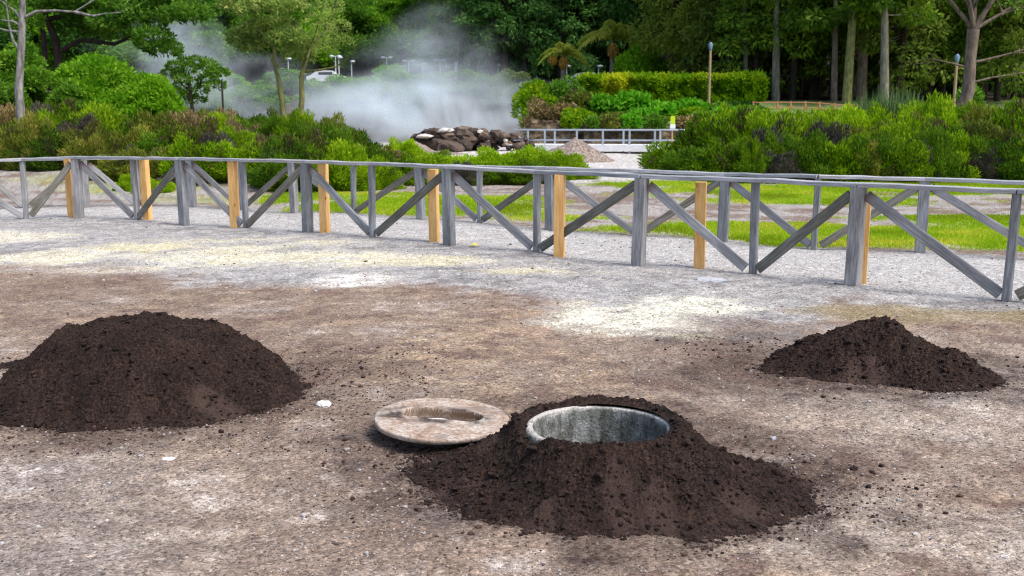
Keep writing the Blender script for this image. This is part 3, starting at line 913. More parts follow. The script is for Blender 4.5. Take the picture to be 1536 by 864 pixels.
def plank_fence(rows, label, post_w, thin_w, br_w, rail_w):
    base = [G(u, v) for u, v, _, _ in rows]
    for p in base: p[2] = float(H(p[0], p[1]))
    top = [P(u, vt, p[1])[2] for (u, _, vt, _), p in zip(rows, base)]
    root = tag(empty('timber_fence', tuple(base[len(base) // 2])), label, 'fence')
    rt = .045
    R_ = random.Random(len(rows))
    for i, ((u, v, vt, thick), p, zt) in enumerate(zip(rows, base, top)):
        d = base[min(i + 1, len(base) - 1)] - base[max(i - 1, 0)]; d[2] = 0; d /= np.linalg.norm(d)
        nrm = (-d[1], d[0], 0)
        w_ = post_w if thick else thin_w
        lean = np.array([R_.uniform(-.02, .02), R_.uniform(-.012, .012), 0])
        bar('post' if thick else 'slim_post', p + [0, 0, -.08] + lean, p + [0, 0, zt - rt - p[2]], w_, w_ * (.85 if thick else 1), M_OLD, root, nrm, .009, 3, .004)
        if i + 1 < len(base):
            q, zq = base[i + 1], top[i + 1]
            dd = q - p; dd[2] = 0; L = np.linalg.norm(dd); dd /= L
            n2 = (-dd[1], dd[0], 0)
            mid = R_.uniform(-.012, .004)
            a_ = p + [0, 0, zt - rt/2 - p[2]]; b_ = q + [0, 0, zq - rt/2 - q[2]]
            o = bar('rail', a_ + dd * .002, b_ - dd * .002, rail_w, rt, M_RAIL, root, (0, 0, 1), .007, 5, .006)
            hi, lo, hz, hw, lw = (p, q, zt, post_w, thin_w) if thick else (q, p, zq, post_w, thin_w)
            e = dd if thick else -dd
            s0 = hi + e * (hw / 2 + .012); s0[2] = hz - rt - .075
            s1 = lo - e * (lw / 2 + .03); s1[2] = lo[2] + .055
            bar('brace', s0, s1, br_w, .045, M_OLD2 if (thick == 0) else M_OLD, root, n2, .006, 3, .003)
    return root


plank_fence(NEAR, 'long weathered grey timber fence with slanting braces along the front of the path', .135, .078, .10, .13)
plank_fence(FAR, 'weathered grey timber fence along the far side of the path, beside the grass', .13, .075, .095, .13)

STAKES = [(109, 325, 237), (222, 330, 238), (353, 341, 241), (488, 353, 243), (652, 368, 254), (839, 388, 262), (1049, 404, 273), (1293, 428, 297)]
LAB = ['fresh yellow timber stake, leftmost of the row beside the grey fence', 'fresh yellow timber stake, second from the left along the grey fence',
       'knotty fresh yellow timber stake, third from the left along the grey fence', 'fresh yellow timber stake, fourth from the left along the grey fence',
       'fresh yellow timber stake, fourth from the right along the grey fence', 'fresh yellow timber stake, third from the right along the grey fence',
       'fresh yellow timber stake standing alone, second from the right', 'fresh yellow timber stake half hidden behind a thick grey post at the right']
for (u, v, vt), lb in zip(STAKES, LAB):
    p = G(u, v); p[2] = float(H(p[0], p[1])); zt = P(u, vt, p[1])[2]
    if u == 1293: p[1] += .12; p[0] += .02
    ln = random.uniform(-.012, .012)
    w_ = .118
    o = bar('timber_stake', p + [0, 0, -.1], p + [ln, 0, zt - p[2]], w_, w_, M_NEW, None, (.25, 1, 0), .006, 2, .002)
    tag(o, lb, 'stake', 'fresh timber stakes along the fence')

# ================================================================== grass blades
M_GRASS = leafy('short_grass', tuple(lin(140, 160, 30)), tuple(lin(152, 192, 28)), tuple(lin(206, 206, 72)), .5)
N = 420000
yy = 11.0 + 16.0 * rng.random(N) ** 1.1; xx = (rng.random(N) * 1.3 - .42) * (0.55 * yy + 1)
g = grass_amount(xx, yy)
k = rng.random(N) < g * 1.0 - .08
xx, yy, g = xx[k], yy[k], g[k]
n = len(xx)
hgt = rng.uniform(.02, .055, n) * (.5 + .7 * g); wd = rng.uniform(.006, .014, n); a = rng.uniform(0, 6.283, n)
le = rng.uniform(-.03, .03, (n, 2))
b0 = np.stack([xx, yy, H(xx, yy) - .004], 1)
dx = np.stack([np.cos(a) * wd, np.sin(a) * wd, np.zeros(n)], 1)
tp = b0 + np.stack([le[:, 0], le[:, 1], hgt], 1)
V = np.stack([b0 - dx, b0 + dx, tp], 1).reshape(-1, 3)
rn = np.clip(.5 + .5 * fbm(xx * .9, yy * .9, 4, 400) * 1.6 + rng.uniform(-.25, .25, n) - .25 * sstep(6, 12, xx), 0, 1)
tag(link('grass', npmesh('grass', V, np.arange(3 * n).reshape(-1, 3), False, {'rnd': ('FACE', 'FLOAT', rn)}), M_GRASS), 'short yellow green grass growing behind the second fence', 'grass', kind='stuff')
# ================================================================== plants: the shapes
def leaves(P0, D, L, W, seed_axis=None, twist=None):
    """diamond leaves: base points, directions, lengths, widths -> verts, quads"""
    n = len(P0)
    D = D / (np.linalg.norm(D, axis=1, keepdims=True) + 1e-9)
    r = rng.normal(size=(n, 3)) if seed_axis is None else seed_axis
    s = np.cross(D, r); s /= (np.linalg.norm(s, axis=1, keepdims=True) + 1e-9)
    L = L[:, None]; W = W[:, None]
    nrm = np.cross(s, D)
    V = np.stack([P0, P0 + D * L * .5 + s * W * .5 + nrm * L * .06, P0 + D * L, P0 + D * L * .5 - s * W * .5 + nrm * L * .06], 1).reshape(-1, 3)
    return V, np.arange(4 * n).reshape(-1, 4)


def rnddir(n, zmin=-1.0):
    z = rng.uniform(zmin, 1, n); a = rng.uniform(0, 6.283, n); q = np.sqrt(1 - z * z)
    return np.stack([q * np.cos(a), q * np.sin(a), z], 1)


def leafmesh(name, V, Q, rn): return npmesh(name, V, Q, False, {'rnd': ('FACE', 'FLOAT', np.clip(rn, 0, 1))})


def sprays(n, rx, ry, h, lump=.3, L=(.12, .30), W=.035, up=.8, inner=.5, seed=0, base=0.0):
    """upright heather sprigs filling a dome"""
    r0 = np.random.default_rng(seed)
    K = 46
    cd_ = rnddir(K, -.05); cr = r0.uniform(.45, 1.0 + lump, K)
    d = rnddir(n, -.10)
    dot = d @ cd_.T
    amp = (np.exp(16 * (dot - 1)) * cr).max(1)
    amp = .52 + .58 * amp
    dep = inner + (1 - inner) * rng.random(n) ** .45
    p = d * (amp * dep)[:, None] * np.array([rx, ry, h]); p[:, 2] = np.maximum(p[:, 2], 0) + base + rng.uniform(0, .05, n)
    dirn = d * .8 + np.array([0, 0, up]) + rng.normal(0, .45, (n, 3))
    l = rng.uniform(L[0], L[1], n)
    w_ = W * rng.uniform(.6, 1.3, n)
    V1, Q1 = leaves(p, dirn, l, w_); V2, Q2 = leaves(p, dirn, l, w_)
    tip = np.clip((dep - inner) / (1 - inner), 0, 1)
    patch = fbm(d[:, 0] * 2.2 + seed, d[:, 1] * 2.2 + d[:, 2] * 1.7, 3, 500 + seed)
    rn = .50 + .60 * patch + rng.uniform(-.28, .28, n)
    return np.concatenate([V1, V2]), np.concatenate([Q1, Q2 + len(V1)]), np.concatenate([rn, rn])


def twigs(n, rx, ry, h, r0=.012, seed=0):
    a = Acc(); R_ = random.Random(seed)
    for _ in range(n):
        t = R_.uniform(0, 6.283); q = R_.uniform(.2, .8)
        e = np.array([rx * q * math.cos(t), ry * q * math.sin(t), h * R_.uniform(.5, .85)])
        m_ = e * .5 + np.array([R_.uniform(-.1, .1), R_.uniform(-.1, .1), .05])
        a.tube([e * [.15, .15, 0], m_, e], [r0 * 1.5, r0, r0 * .5], 5)
    return a


def crown_cloud(blobs, nleaf, L, W, up=.25, dens=.35, droop=0.0):
    """leaf sprays on the shells of several clumps: blobs = [(x, y, z, rx, rz)]"""
    B = np.array(blobs); wgt = B[:, 3] * (B[:, 3] + B[:, 4]); wgt /= wgt.sum()
    k = rng.choice(len(B), nleaf, p=wgt)
    d = rnddir(nleaf, -.75)
    rad = (dens + (1 - dens) * rng.random(nleaf) ** .4)
    lump = 1 + .28 * fbm(d[:, 0] * 3 + k * 1.7, d[:, 1] * 3 + d[:, 2] * 2.3, 3, 520)
    c = B[k]
    p = c[:, :3] + d * (rad * lump)[:, None] * np.stack([c[:, 3], c[:, 3], c[:, 4]], 1)
    dirn = d * .8 + np.array([0, 0, up - droop]) + rng.normal(0, .45, (nleaf, 3))
    V, Q = leaves(p, dirn, L * rng.uniform(.6, 1.35, nleaf), W * rng.uniform(.6, 1.35, nleaf))
    rn = .42 + .25 * d[:, 2] * 0 + .5 * fbm(k * 3.1 + d[:, 0], d[:, 1] * 1.3 + d[:, 2], 2, 530) + rng.uniform(-.28, .28, nleaf)
    return V, Q, rn


def limb(a, p0, d, L, r0, R_, depth=0, bend=.25, split=3, tips=None, gnarl=.5, n=7):
    """a branching limb grown into accumulator a; tips collects the ends"""
    pts, rad = [np.array(p0, float)], [r0]
    d = np.array(d, float); d /= np.linalg.norm(d)
    seg = 5
    for i in range(seg):
        d = d + np.array([R_.gauss(0, bend * gnarl), R_.gauss(0, bend * gnarl), R_.gauss(0, bend * gnarl * .7)]) * .5; d /= np.linalg.norm(d)
        pts.append(pts[-1] + d * L / seg); rad.append(r0 * (1 - .62 * (i + 1) / seg))
    a.tube(pts, rad, n if depth == 0 else 5)
    if tips is not None: tips.append(pts[-1])
    if depth < split:
        for _ in range(R_.choice([2, 3]) if depth else 3):
            i = R_.randint(2, seg)
            nd = d + np.array([R_.gauss(0, .75), R_.gauss(0, .75), R_.gauss(.1, .4)])
            limb(a, pts[i], nd, L * R_.uniform(.5, .72), rad[i] * .68, R_, depth + 1, bend, split, tips, gnarl, n)


def z0(x, y): return float(H(np.array(x), np.array(y)))


# ---- leaf colours
def c3(*v): return tuple(lin(*v))
M_HEATH = leafy('heather_green', c3(84, 120, 18), c3(126, 166, 22), c3(178, 204, 44), .45, .15, c3(100, 84, 66))
M_HEATH_LIME = leafy('heather_lime', c3(106, 148, 16), c3(152, 192, 22), c3(200, 220, 48), .48, .15, c3(110, 98, 60))
M_HEATH_OLIVE = leafy('heather_olive', c3(82, 100, 34), c3(124, 140, 48), c3(172, 168, 84), .42, .15, c3(108, 88, 76))
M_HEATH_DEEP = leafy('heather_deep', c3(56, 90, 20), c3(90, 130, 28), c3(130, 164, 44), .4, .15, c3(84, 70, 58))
M_HEATH_RUST = leafy('heather_rust', c3(98, 92, 52), c3(140, 126, 80), c3(186, 164, 128), .3, .15, c3(106, 92, 86))
M_HEATH_DEAD = leafy('heather_dead', c3(70, 66, 62), c3(98, 92, 86), c3(126, 122, 96), .2, .15, c3(70, 62, 64))
M_TWIG = bark('twig_bark', c3(58, 44, 42), c3(98, 80, 74), 30)
M_LEAF_BRIGHT = leafy('leaf_bright', c3(80, 132, 20), c3(122, 176, 32), c3(174, 210, 72), .48)
M_LEAF_MID = leafy('leaf_mid', c3(68, 112, 28), c3(104, 152, 42), c3(152, 188, 76), .45)
M_LEAF_GREY = leafy('leaf_greygreen', c3(96, 124, 58), c3(142, 168, 82), c3(198, 208, 126), .45)
M_LEAF_DARK = leafy('leaf_dark', c3(40, 76, 28), c3(64, 106, 38), c3(96, 136, 54), .35)
M_CONIF = leafy('conifer_needles', c3(60, 92, 26), c3(98, 132, 38), c3(144, 168, 62), .4, .28)
M_CONIF2 = leafy('conifer_bluish', c3(54, 96, 46), c3(90, 138, 64), c3(134, 172, 94), .42, .28)
M_CONIF3 = leafy('conifer_olive', c3(78, 100, 34), c3(118, 140, 50), c3(166, 176, 82), .42, .25)
M_HEDGE = leafy('hedge_leaf', c3(84, 126, 16), c3(132, 178, 22), c3(214, 218, 44), .48)
M_BROAD = leafy('broad_leaf', c3(64, 134, 22), c3(104, 178, 34), c3(170, 218, 84), .48)
M_PALM = leafy('palm_leaf', c3(120, 148, 40), c3(168, 190, 62), c3(222, 216, 96), .55)
M_SEED = leafy('palm_seed', c3(150, 116, 40), c3(184, 146, 60), c3(206, 176, 92), .2)
M_REED = leafy('reed_leaf', c3(66, 104, 52), c3(104, 136, 76), c3(150, 164, 110), .35)
M_BARK_GREY = bark('grey_bark', c3(92, 90, 88), c3(168, 164, 158), 9)
M_BARK_DARK = bark('dark_bark', c3(40, 34, 30), c3(72, 62, 54), 9)
M_BARK_BROWN = bark('brown_bark', c3(84, 72, 64), c3(138, 122, 110), 7)
M_BARK_MOSS = bark('mossy_bark', c3(84, 86, 50), c3(146, 144, 92), 9)
M_BARK_PALE = bark('pale_bark', c3(96, 92, 80), c3(150, 144, 128), 6)

# ================================================================== heather
def heather_proto(seed, n=13000, h=1.0, dens=1.0):
    r = empty('heather_bush', (0, 0, -50))
    V, Q, rn = sprays(n, 1.0, 1.0, h, .35, (.06, .17), .026, .6, .62, seed)
    link('foliage', leafmesh('heather_foliage', V, Q, rn), M_HEATH, r)
    twigs(16, 1.0, 1.0, h, .014, seed).build('stems', M_TWIG, r, True)
    return r


HP = [heather_proto(s) for s in (1, 2, 3, 4)]
used_h = set()


def heather(x, y, rx, h, mat, label, group, i=None):
    i = random.randrange(4) if i is None else i
    r = dup(HP[i], (x, y, z0(x, y) - .03), random.uniform(0, 6.28), (rx, rx * random.uniform(.85, 1.1), h), label, group)
    r['category'] = 'bush'
    r.children[0].material_slots[0].link = 'OBJECT'; r.children[0].material_slots[0].material = mat
    return r


MIX_L = [M_HEATH, M_HEATH, M_HEATH_LIME, M_HEATH_OLIVE, M_HEATH_DEEP, M_HEATH, M_HEATH_RUST, M_HEATH_OLIVE]
TXT = {M_HEATH: 'green', M_HEATH_LIME: 'bright lime green', M_HEATH_OLIVE: 'dull olive', M_HEATH_DEEP: 'dark green', M_HEATH_RUST: 'rusty brown flowering', M_HEATH_DEAD: 'dead grey leafless'}


def row(u0, u1, Y, step, hv, rr, mats, where, group, jit=.5):
    """bushes side by side along the distance Y; hv(u) = the row of the photograph their tops reach"""
    u = u0
    while u <= u1:
        yj = Y + random.uniform(-jit, jit)
        p = P(u, 200, yj)
        h = P(u, hv(u) + random.uniform(-7, 11), yj)[2] - z0(p[0], yj)
        m_ = random.choice(mats)
        rx = rr * random.uniform(.85, 1.2)
        h = max(.35, h / 1.1)
        heather(p[0], yj, rx, h, m_, f'{TXT[m_]} heather bush {where}', group)
        u += step * random.uniform(.8, 1.2)


LBK = 'heather bushes of the thicket at the left'
itp = lambda pts: (lambda u: float(np.interp(u, [p[0] for p in pts], [p[1] for p in pts])))
row(-330, 470, 34.5, 34, itp([(-60, 150), (100, 165), (200, 172), (300, 172), (470, 178)]), 1.0, [M_HEATH_OLIVE, M_HEATH, M_HEATH_RUST, M_HEATH_DEEP], 'at the back of the thicket on the left', LBK)
row(-330, 540, 30.5, 44, itp([(-60, 178), (60, 180), (100, 166), (240, 176), (330, 172), (400, 172), (450, 164), (500, 182), (545, 206)]), 1.1, MIX_L, 'in the middle of the thicket on the left', LBK)
row(-300, 600, 27.2, 48, itp([(-60, 186), (40, 184), (110, 196), (200, 190), (290, 192), (360, 190), (430, 190), (500, 200), (560, 214), (600, 224)]), 1.05, MIX_L, 'in the front half of the thicket on the left', LBK)
row(190, 520, 24.6, 48, itp([(190, 218), (260, 212), (330, 214), (420, 206), (480, 206), (520, 212)]), .95, [M_HEATH, M_HEATH_LIME, M_HEATH_OLIVE, M_HEATH_DEEP, M_HEATH], 'at the front edge of the thicket, behind the fences', LBK, .35)
row(440, 570, 22.6, 42, itp([(440, 226), (500, 214), (570, 232)]), .85, [M_HEATH, M_HEATH_DEEP], 'spreading onto the yellow grass at the thicket edge', LBK, .25)
for u, Y, rx, vt, m_ in ((215, 26.2, .6, 222, M_HEATH_DEAD), (270, 23.4, .55, 262, M_HEATH_DEAD), (325, 26.0, .6, 205, M_HEATH_DEAD), (395, 26.3, .7, 208, M_HEATH_RUST), (60, 31.5, .9, 172, M_HEATH_DEAD), (130, 29.4, .9, 186, M_HEATH_DEAD), (30, 28.3, .5, 250, M_HEATH_DEAD),
                         (225, 22.0, .42, 268, M_HEATH_LIME), (190, 22.4, .35, 272, M_HEATH_LIME)):
    p = P(u, 200, Y)
    heather(p[0], Y, rx, max(.3, P(u, vt, Y)[2] - z0(p[0], Y)), m_, f'{TXT[m_]} heather bush low at the front of the left thicket', LBK)
CBK = 'low heather bushes in the middle behind the fences'
row(575, 860, 27.0, 40, itp([(575, 232), (640, 238), (700, 230), (800, 222), (840, 224)]), .95, [M_HEATH_LIME, M_HEATH, M_HEATH_LIME], 'in the low middle clump, back', CBK, .4)
row(560, 832, 24.8, 42, itp([(560, 226), (600, 236), (700, 246), (780, 236), (832, 230)]), .85, [M_HEATH, M_HEATH_LIME, M_HEATH, M_HEATH_DEEP], 'in the low middle clump, behind the fences', CBK, .3)
p = P(606, 200, 33); heather(p[0], 33, .7, .75, M_HEATH_LIME, 'small bright heather bush left of the rock heap', CBK)
p = P(690, 240, 24.2); heather(p[0], 24.2, .45, .5, M_HEATH_DEAD, 'dead grey heather bush in the low middle clump', CBK)
RBK = 'heather bushes of the thicket at the right'
MR = [M_HEATH_LIME, M_HEATH, M_HEATH_LIME, M_HEATH_OLIVE]
row(1095, 1720, 34.3, 40, itp([(1095, 172), (1150, 168), (1200, 172), (1300, 162), (1720, 162)]), 1.45, [M_HEATH_LIME, M_HEATH_LIME, M_HEATH], 'along the back of the thicket on the right', RBK)
row(1098, 1720, 31.6, 46, itp([(1060, 172), (1130, 160), (1200, 170), (1300, 168), (1720, 168)]), 1.45, MR, 'in the middle of the thicket on the right', RBK)
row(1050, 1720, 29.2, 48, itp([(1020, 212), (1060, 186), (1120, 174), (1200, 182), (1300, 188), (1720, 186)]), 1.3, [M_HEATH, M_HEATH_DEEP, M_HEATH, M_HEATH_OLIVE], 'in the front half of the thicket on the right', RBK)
row(1036, 1720, 27.3, 44, itp([(1010, 228), (1060, 208), (1120, 206), (1200, 206), (1300, 204), (1400, 200), (1720, 200)]), 1.0, [M_HEATH_DEEP, M_HEATH_DEEP, M_HEATH], 'at the front edge of the thicket on the right, coloured darker for shade', RBK, .3)  # mostly deep greens, so the shade of the front is painted into the leaves
for u, Y, rx, vt, m_ in ((1152, 27.4, .55, 200, M_HEATH_DEAD), (1176, 28.6, .55, 186, M_HEATH_DEAD), (1168, 26.5, .7, 230, M_HEATH_DEAD), (1240, 27.9, .8, 192, M_HEATH_DEAD), (1300, 26.8, .6, 222, M_HEATH_OLIVE), (1385, 26.9, .6, 224, M_HEATH_DEAD), (1470, 27, .6, 226, M_HEATH_DEAD)):
    p = P(u, 200, Y)
    heather(p[0], Y, rx, max(.3, P(u, vt, Y)[2] - z0(p[0], Y)), m_, f'{TXT[m_]} heather bush showing in the front of the right thicket', RBK)
p = P(1126, 240, 26.3); heather(p[0], 26.3, .34, 1.05, M_HEATH, 'small upright pointed heather bush standing out of the right thicket', RBK)
for h_ in HP:
    for c_ in list(h_.children): bpy.data.objects.remove(c_)
    bpy.data.objects.remove(h_)

# ================================================================== things in the valley
# ---- rock heap
M_ROCK = tone('valley_rock', [(0, c3(46, 40, 38)), (.45, c3(92, 78, 68)), (.72, c3(130, 112, 98)), (.86, c3(196, 186, 176)), (1, c3(226, 222, 218))], .85, 5.0, .8, .08)
def rock(x, y, z, r, rn, label, sub=2, flat=.75):
    v0, f0 = ico(sub)
    nz = 1 + .38 * np.sign(fbm(v0[:, 0] * 1.6 + x * 7, v0[:, 1] * 1.6 + v0[:, 2] * 1.9 + y, 2, 600)) * np.abs(fbm(v0[:, 0] * 1.6 + x * 7, v0[:, 1] * 1.6 + v0[:, 2] * 1.9 + y, 2, 600)) ** .7
    V = v0 * nz[:, None] * np.array([r * random.uniform(.9, 1.35), r, r * flat])
    a_ = random.uniform(0, 6.28); ca, sa = math.cos(a_), math.sin(a_)
    V = np.stack([V[:, 0]*ca - V[:, 1]*sa, V[:, 0]*sa + V[:, 1]*ca, V[:, 2]], 1)
    o = link('rock', npmesh('rock', V, f0, False, {'rnd': ('FACE', 'FLOAT', np.clip(rn + rng.uniform(-.06, .06, len(f0)), 0, 1))}), M_ROCK, None, (x, y, z))
    return tag(o, label, 'rock', 'rocks heaped at the edge of the steaming spring')
YR = 46.0
for i in range(150):
    u = random.uniform(626, 796)
    size = np.interp(u, [634, 700, 720, 786], [.38, .33, .25, .20])
    hgt = np.interp(u, [630, 660, 720, 760, 790], [.6, 1.0, .95, .8, .5])
    lvl = random.random()
    yy_ = YR + random.uniform(-.9, 1.2) * (1 - .6 * lvl)
    p = P(u, 210, yy_)
    zz_ = z0(p[0], yy_) + .1 + hgt * lvl * .85
    pale = random.random()
    size *= .6 if pale > .88 else 1
    rn_ = random.uniform(.7, .95) if pale > .88 else random.uniform(0, .62)
    rock(p[0], yy_, zz_, size * random.uniform(.65, 1.2), rn_, 'pale weathered rock in the heap before the steam' if pale > .88 else 'dark brown rough rock in the heap before the steam')
p = P(676, 213, 44.6); rock(p[0], 44.6, .32, .55, .38, 'largest brown block low in the rock heap', 3, .55)
p = P(636, 197, 45.2); rock(p[0], 45.2, .85, .32, .9, 'white flat slab on the left end of the rock heap', 2, .3)
p = P(668, 190, 45.4); rock(p[0], 45.4, 1.1, .34, .92, 'white slab lying on top of the rock heap', 2, .35)

M_GRAVELHEAP = tone('heap_gravel', [(0, c3(104, 92, 84)), (1, c3(160, 146, 136))], .95, 12.0, .6, .05)
def gravel_heap(u, v, Y, hw, hd, hh, label):
    p = P(u, v, Y); n_ = 60
    gx = np.linspace(-1.15, 1.15, n_); x, yv = np.meshgrid(gx, gx)
    r_ = np.hypot(x, yv)
    h = hh * np.clip(1 - r_, -.1, 1) * .92 + .10 * hh * fbm(x * 4 + u, yv * 4, 4, 610) * (r_ < 1)
    wx, wy = p[0] + x * hw, Y + yv * hd
    z = H(wx, wy) + h
    I = np.arange(n_ * n_).reshape(n_, n_)
    q = np.stack([I[:-1, :-1], I[:-1, 1:], I[1:, 1:], I[1:, :-1]], -1).reshape(-1, 4)
    q = q[(h.ravel()[q].max(1) > -.05)]
    tag(link('gravel_heap', npmesh('gravel_heap', np.stack([x * hw, yv * hd, z], -1).reshape(-1, 3), q, False, {'rnd': ('FACE', 'FLOAT', rng.random(len(q)))}), M_GRAVELHEAP, None, (p[0], Y, 0)), label, 'gravel heap')
gravel_heap(862, 232, 38, 1.5, 1.3, .95, 'grey brown gravel heap in front of the boardwalk railing')
gravel_heap(624, 214, 44, .9, .8, .55, 'small grey gravel heap left of the dark rocks')
gravel_heap(640, 222, 41, 1.6, 1.0, .22, 'low spread of pale gravel in front of the rock heap')

# ---- boardwalk
M_DECK = plain('pale_deck', lin(214, 214, 216), .8, var=.12, nscale=3)
M_STEEL = plain('grey_rail', lin(160, 168, 180), .5, .2, .1)
M_DARK = plain('dark_beam', lin(60, 58, 58), .9)  # plain dark grey for the thin post and the van's side
bw = tag(empty('boardwalk', (4.2, 44.5, 0)), 'raised pale boardwalk with grey railing crossing in front of the rock wall', 'boardwalk')
pts = [P(770, 222, 46.5), P(875, 222, 45.6), P(990, 220, 45.2), P(1100, 218, 46.0)]
def off(p, dy, z): return Vector((p[0], p[1] + dy, z))
DZ = .44
for i in range(3):
    a0, a1 = pts[i], pts[i + 1]
    o = bar('deck', off(a0, 0, DZ), off(a1, 0, DZ), 1.75, .07, M_DECK, bw, (0, 0, 1), .01)
    o2 = bar('side_beam', off(a0, -.90, DZ - .10), off(a1, -.90, DZ - .10), .05, .27, M_DECK, bw, (0, 0, 1), .005)
    for sdy, rz_ in ((-.80, 1.12), (.80, 1.12)):
        bar('top_rail', off(a0, sdy, rz_), off(a1, sdy, rz_), .07, .06, M_STEEL, bw, (0, 0, 1), .01)
        bar('mid_rail', off(a0, sdy, .66), off(a1, sdy, .66), .04, .04, M_STEEL, bw, (0, 0, 1), .006)
for i, (u, dy) in enumerate([(792, -.8), (817, -.8), (832, .8), (865, -.8), (904, -.8), (935, .8), (944, -.8), (982, -.8), (990, .8), (1022, -.8), (1060, -.8)]):
    yb = np.interp(u, [770, 875, 990, 1100], [46.5, 45.6, 45.2, 46.0]) + dy
    p = P(u, 215, yb)
    bar('rail_post', (p[0], yb, float(H(p[0], yb)) - .05), (p[0], yb, 1.10), .085, .085, M_STEEL, bw, (0, 1, 0), .01)

# ---- rock wall behind it
m, nt, b = newmat('rock_wall')
vec = coords(nt)
n1 = noise(nt, vec, 1.3, 8, .7); vo = node(nt, 'ShaderNodeTexVoronoi', Scale=2.4); nt.links.new(vec, vo.inputs['Vector'])
r = ramp(nt, [(.3, c3(48, 41, 37)), (.45, c3(98, 86, 73)), (.58, c3(134, 114, 86)), (.70, c3(178, 172, 166))]); nt.links.new(n1, r.inputs[0])
r2 = ramp(nt, [(0, (.35, .33, .32)), (.25, (1, 1, 1))]); 
vo2 = node(nt, 'ShaderNodeTexVoronoi', Scale=2.4, feature='DISTANCE_TO_EDGE'); nt.links.new(vec, vo2.inputs['Vector']); nt.links.new(vo2.outputs['Distance'], r2.inputs[0])
nt.links.new(mixc(nt, r.outputs[0], r2.outputs[0], .7, 'MULTIPLY'), b.inputs['Base Color']); b.inputs['Roughness'].default_value = .9
bump(nt, b, n1, .9, .15)
x0, x1 = P(795, 210, 48.4)[0], P(1058, 210, 48.4)[0]
gx = np.linspace(x0, x1, 140); gz = np.linspace(-.1, 1.0, 26)
x, t = np.meshgrid(gx, gz)
hh = 1.5 + .28 * fbm(x * .7, x * 0, 3, 620)
z = t * hh
yv = 48.7 + .5 * t + .5 * fbm(x * .8, z * 1.4, 4, 622) + .16 * np.abs(fbm(x * 2.6, z * 3, 3, 626)) - .35 * (np.abs(x - P(900, 210, 48.4)[0]) < .8)
I = np.arange(x.size).reshape(x.shape)
q = [np.stack([I[:-1, :-1], I[:-1, 1:], I[1:, 1:], I[1:, :-1]], -1).reshape(-1, 4)]
V = np.stack([x, yv, z], -1).reshape(-1, 3)
# its top runs back into the bank
nb = len(V); back = np.stack([gx, np.full(140, 51.0), np.full(140, 1.35)], 1); V = np.concatenate([V, back])
q.append(np.stack([I[-1, :-1], I[-1, 1:], nb + np.arange(1, 140), nb + np.arange(0, 139)], -1))
tag(link('rock_wall', npmesh('rock_wall', V, q, False), m), 'low brown and pale rock wall holding up the planted bank', 'rock wall')

# ---- small sign on the boardwalk
sg = tag(empty('sign_post', tuple(P(1008, 215, 44.2) * [1, 1, 0])), 'small yellow green and white sign on a thin post by the boardwalk', 'sign')
sx_, sy_ = sg.location[0], 44.2
bar('post', (sx_, sy_, -.05), (sx_, sy_, 1.1), .06, .06, plain('tan_post', lin(206, 160, 130), .7), sg, (0, 1, 0), .008)
zt, zm, zb = P(1008, 174, 44.2)[2], P(1008, 186, 44.2)[2], P(1008, 193, 44.2)[2]
bar('upper_panel', (sx_, sy_ - .05, zm + .004), (sx_, sy_ - .05, zt), .2, .03, plain('lime_panel', lin(196, 224, 40), .5, var=.05), sg, (0, 1, 0), .006)
bar('lower_panel', (sx_, sy_ - .05, zb), (sx_, sy_ - .05, zm), .24, .03, plain('white_panel', lin(236, 238, 234), .5, var=.05), sg, (0, 1, 0), .006)

# ---- orange timber fence before the wood
M_ORANGE = plain('orange_timber', lin(184, 130, 92), .7)
of = tag(empty('rail_fence', (15.5, 56, 0)), 'low orange brown rail fence on the lawn before the dark wood', 'fence')
us = [1130, 1166, 1186, 1208, 1229, 1252, 1275, 1300]
vs = [152, 152, 152, 152, 153, 155, 156, 157]
pv = None
for u, v in zip(us, vs):
    p = P(u, 160, 55.5); g = float(H(p[0], 55.5)); zt = P(u, v, 55.5)[2]
    g = min(g, zt - .4)
    bar('post', (p[0], 55.5, g - .1), (p[0], 55.5, zt), .11, .11, M_ORANGE, of, (0, 1, 0), .01)
    if pv is not None:
        for k in (.06, .34):
            bar('rail', (pv[0] + .06, 55.46, pv[1] - k), (p[0] - .06, 55.46, zt - k), .09, .05, M_ORANGE, of, (0, 0, 1), .01)
    pv = (p[0], zt)

# ---- dark stake in the steam
p = P(334, 150, 41.0)
tag(bar('dark_post', (p[0], 41.0, z0(p[0], 41.0) - .1), (p[0] , 41.0, P(334, 123, 41.0)[2]), .07, .07, M_DARK, None, (0, 1, 0), .008), 'dark thin post standing before the steam at the left', 'post')

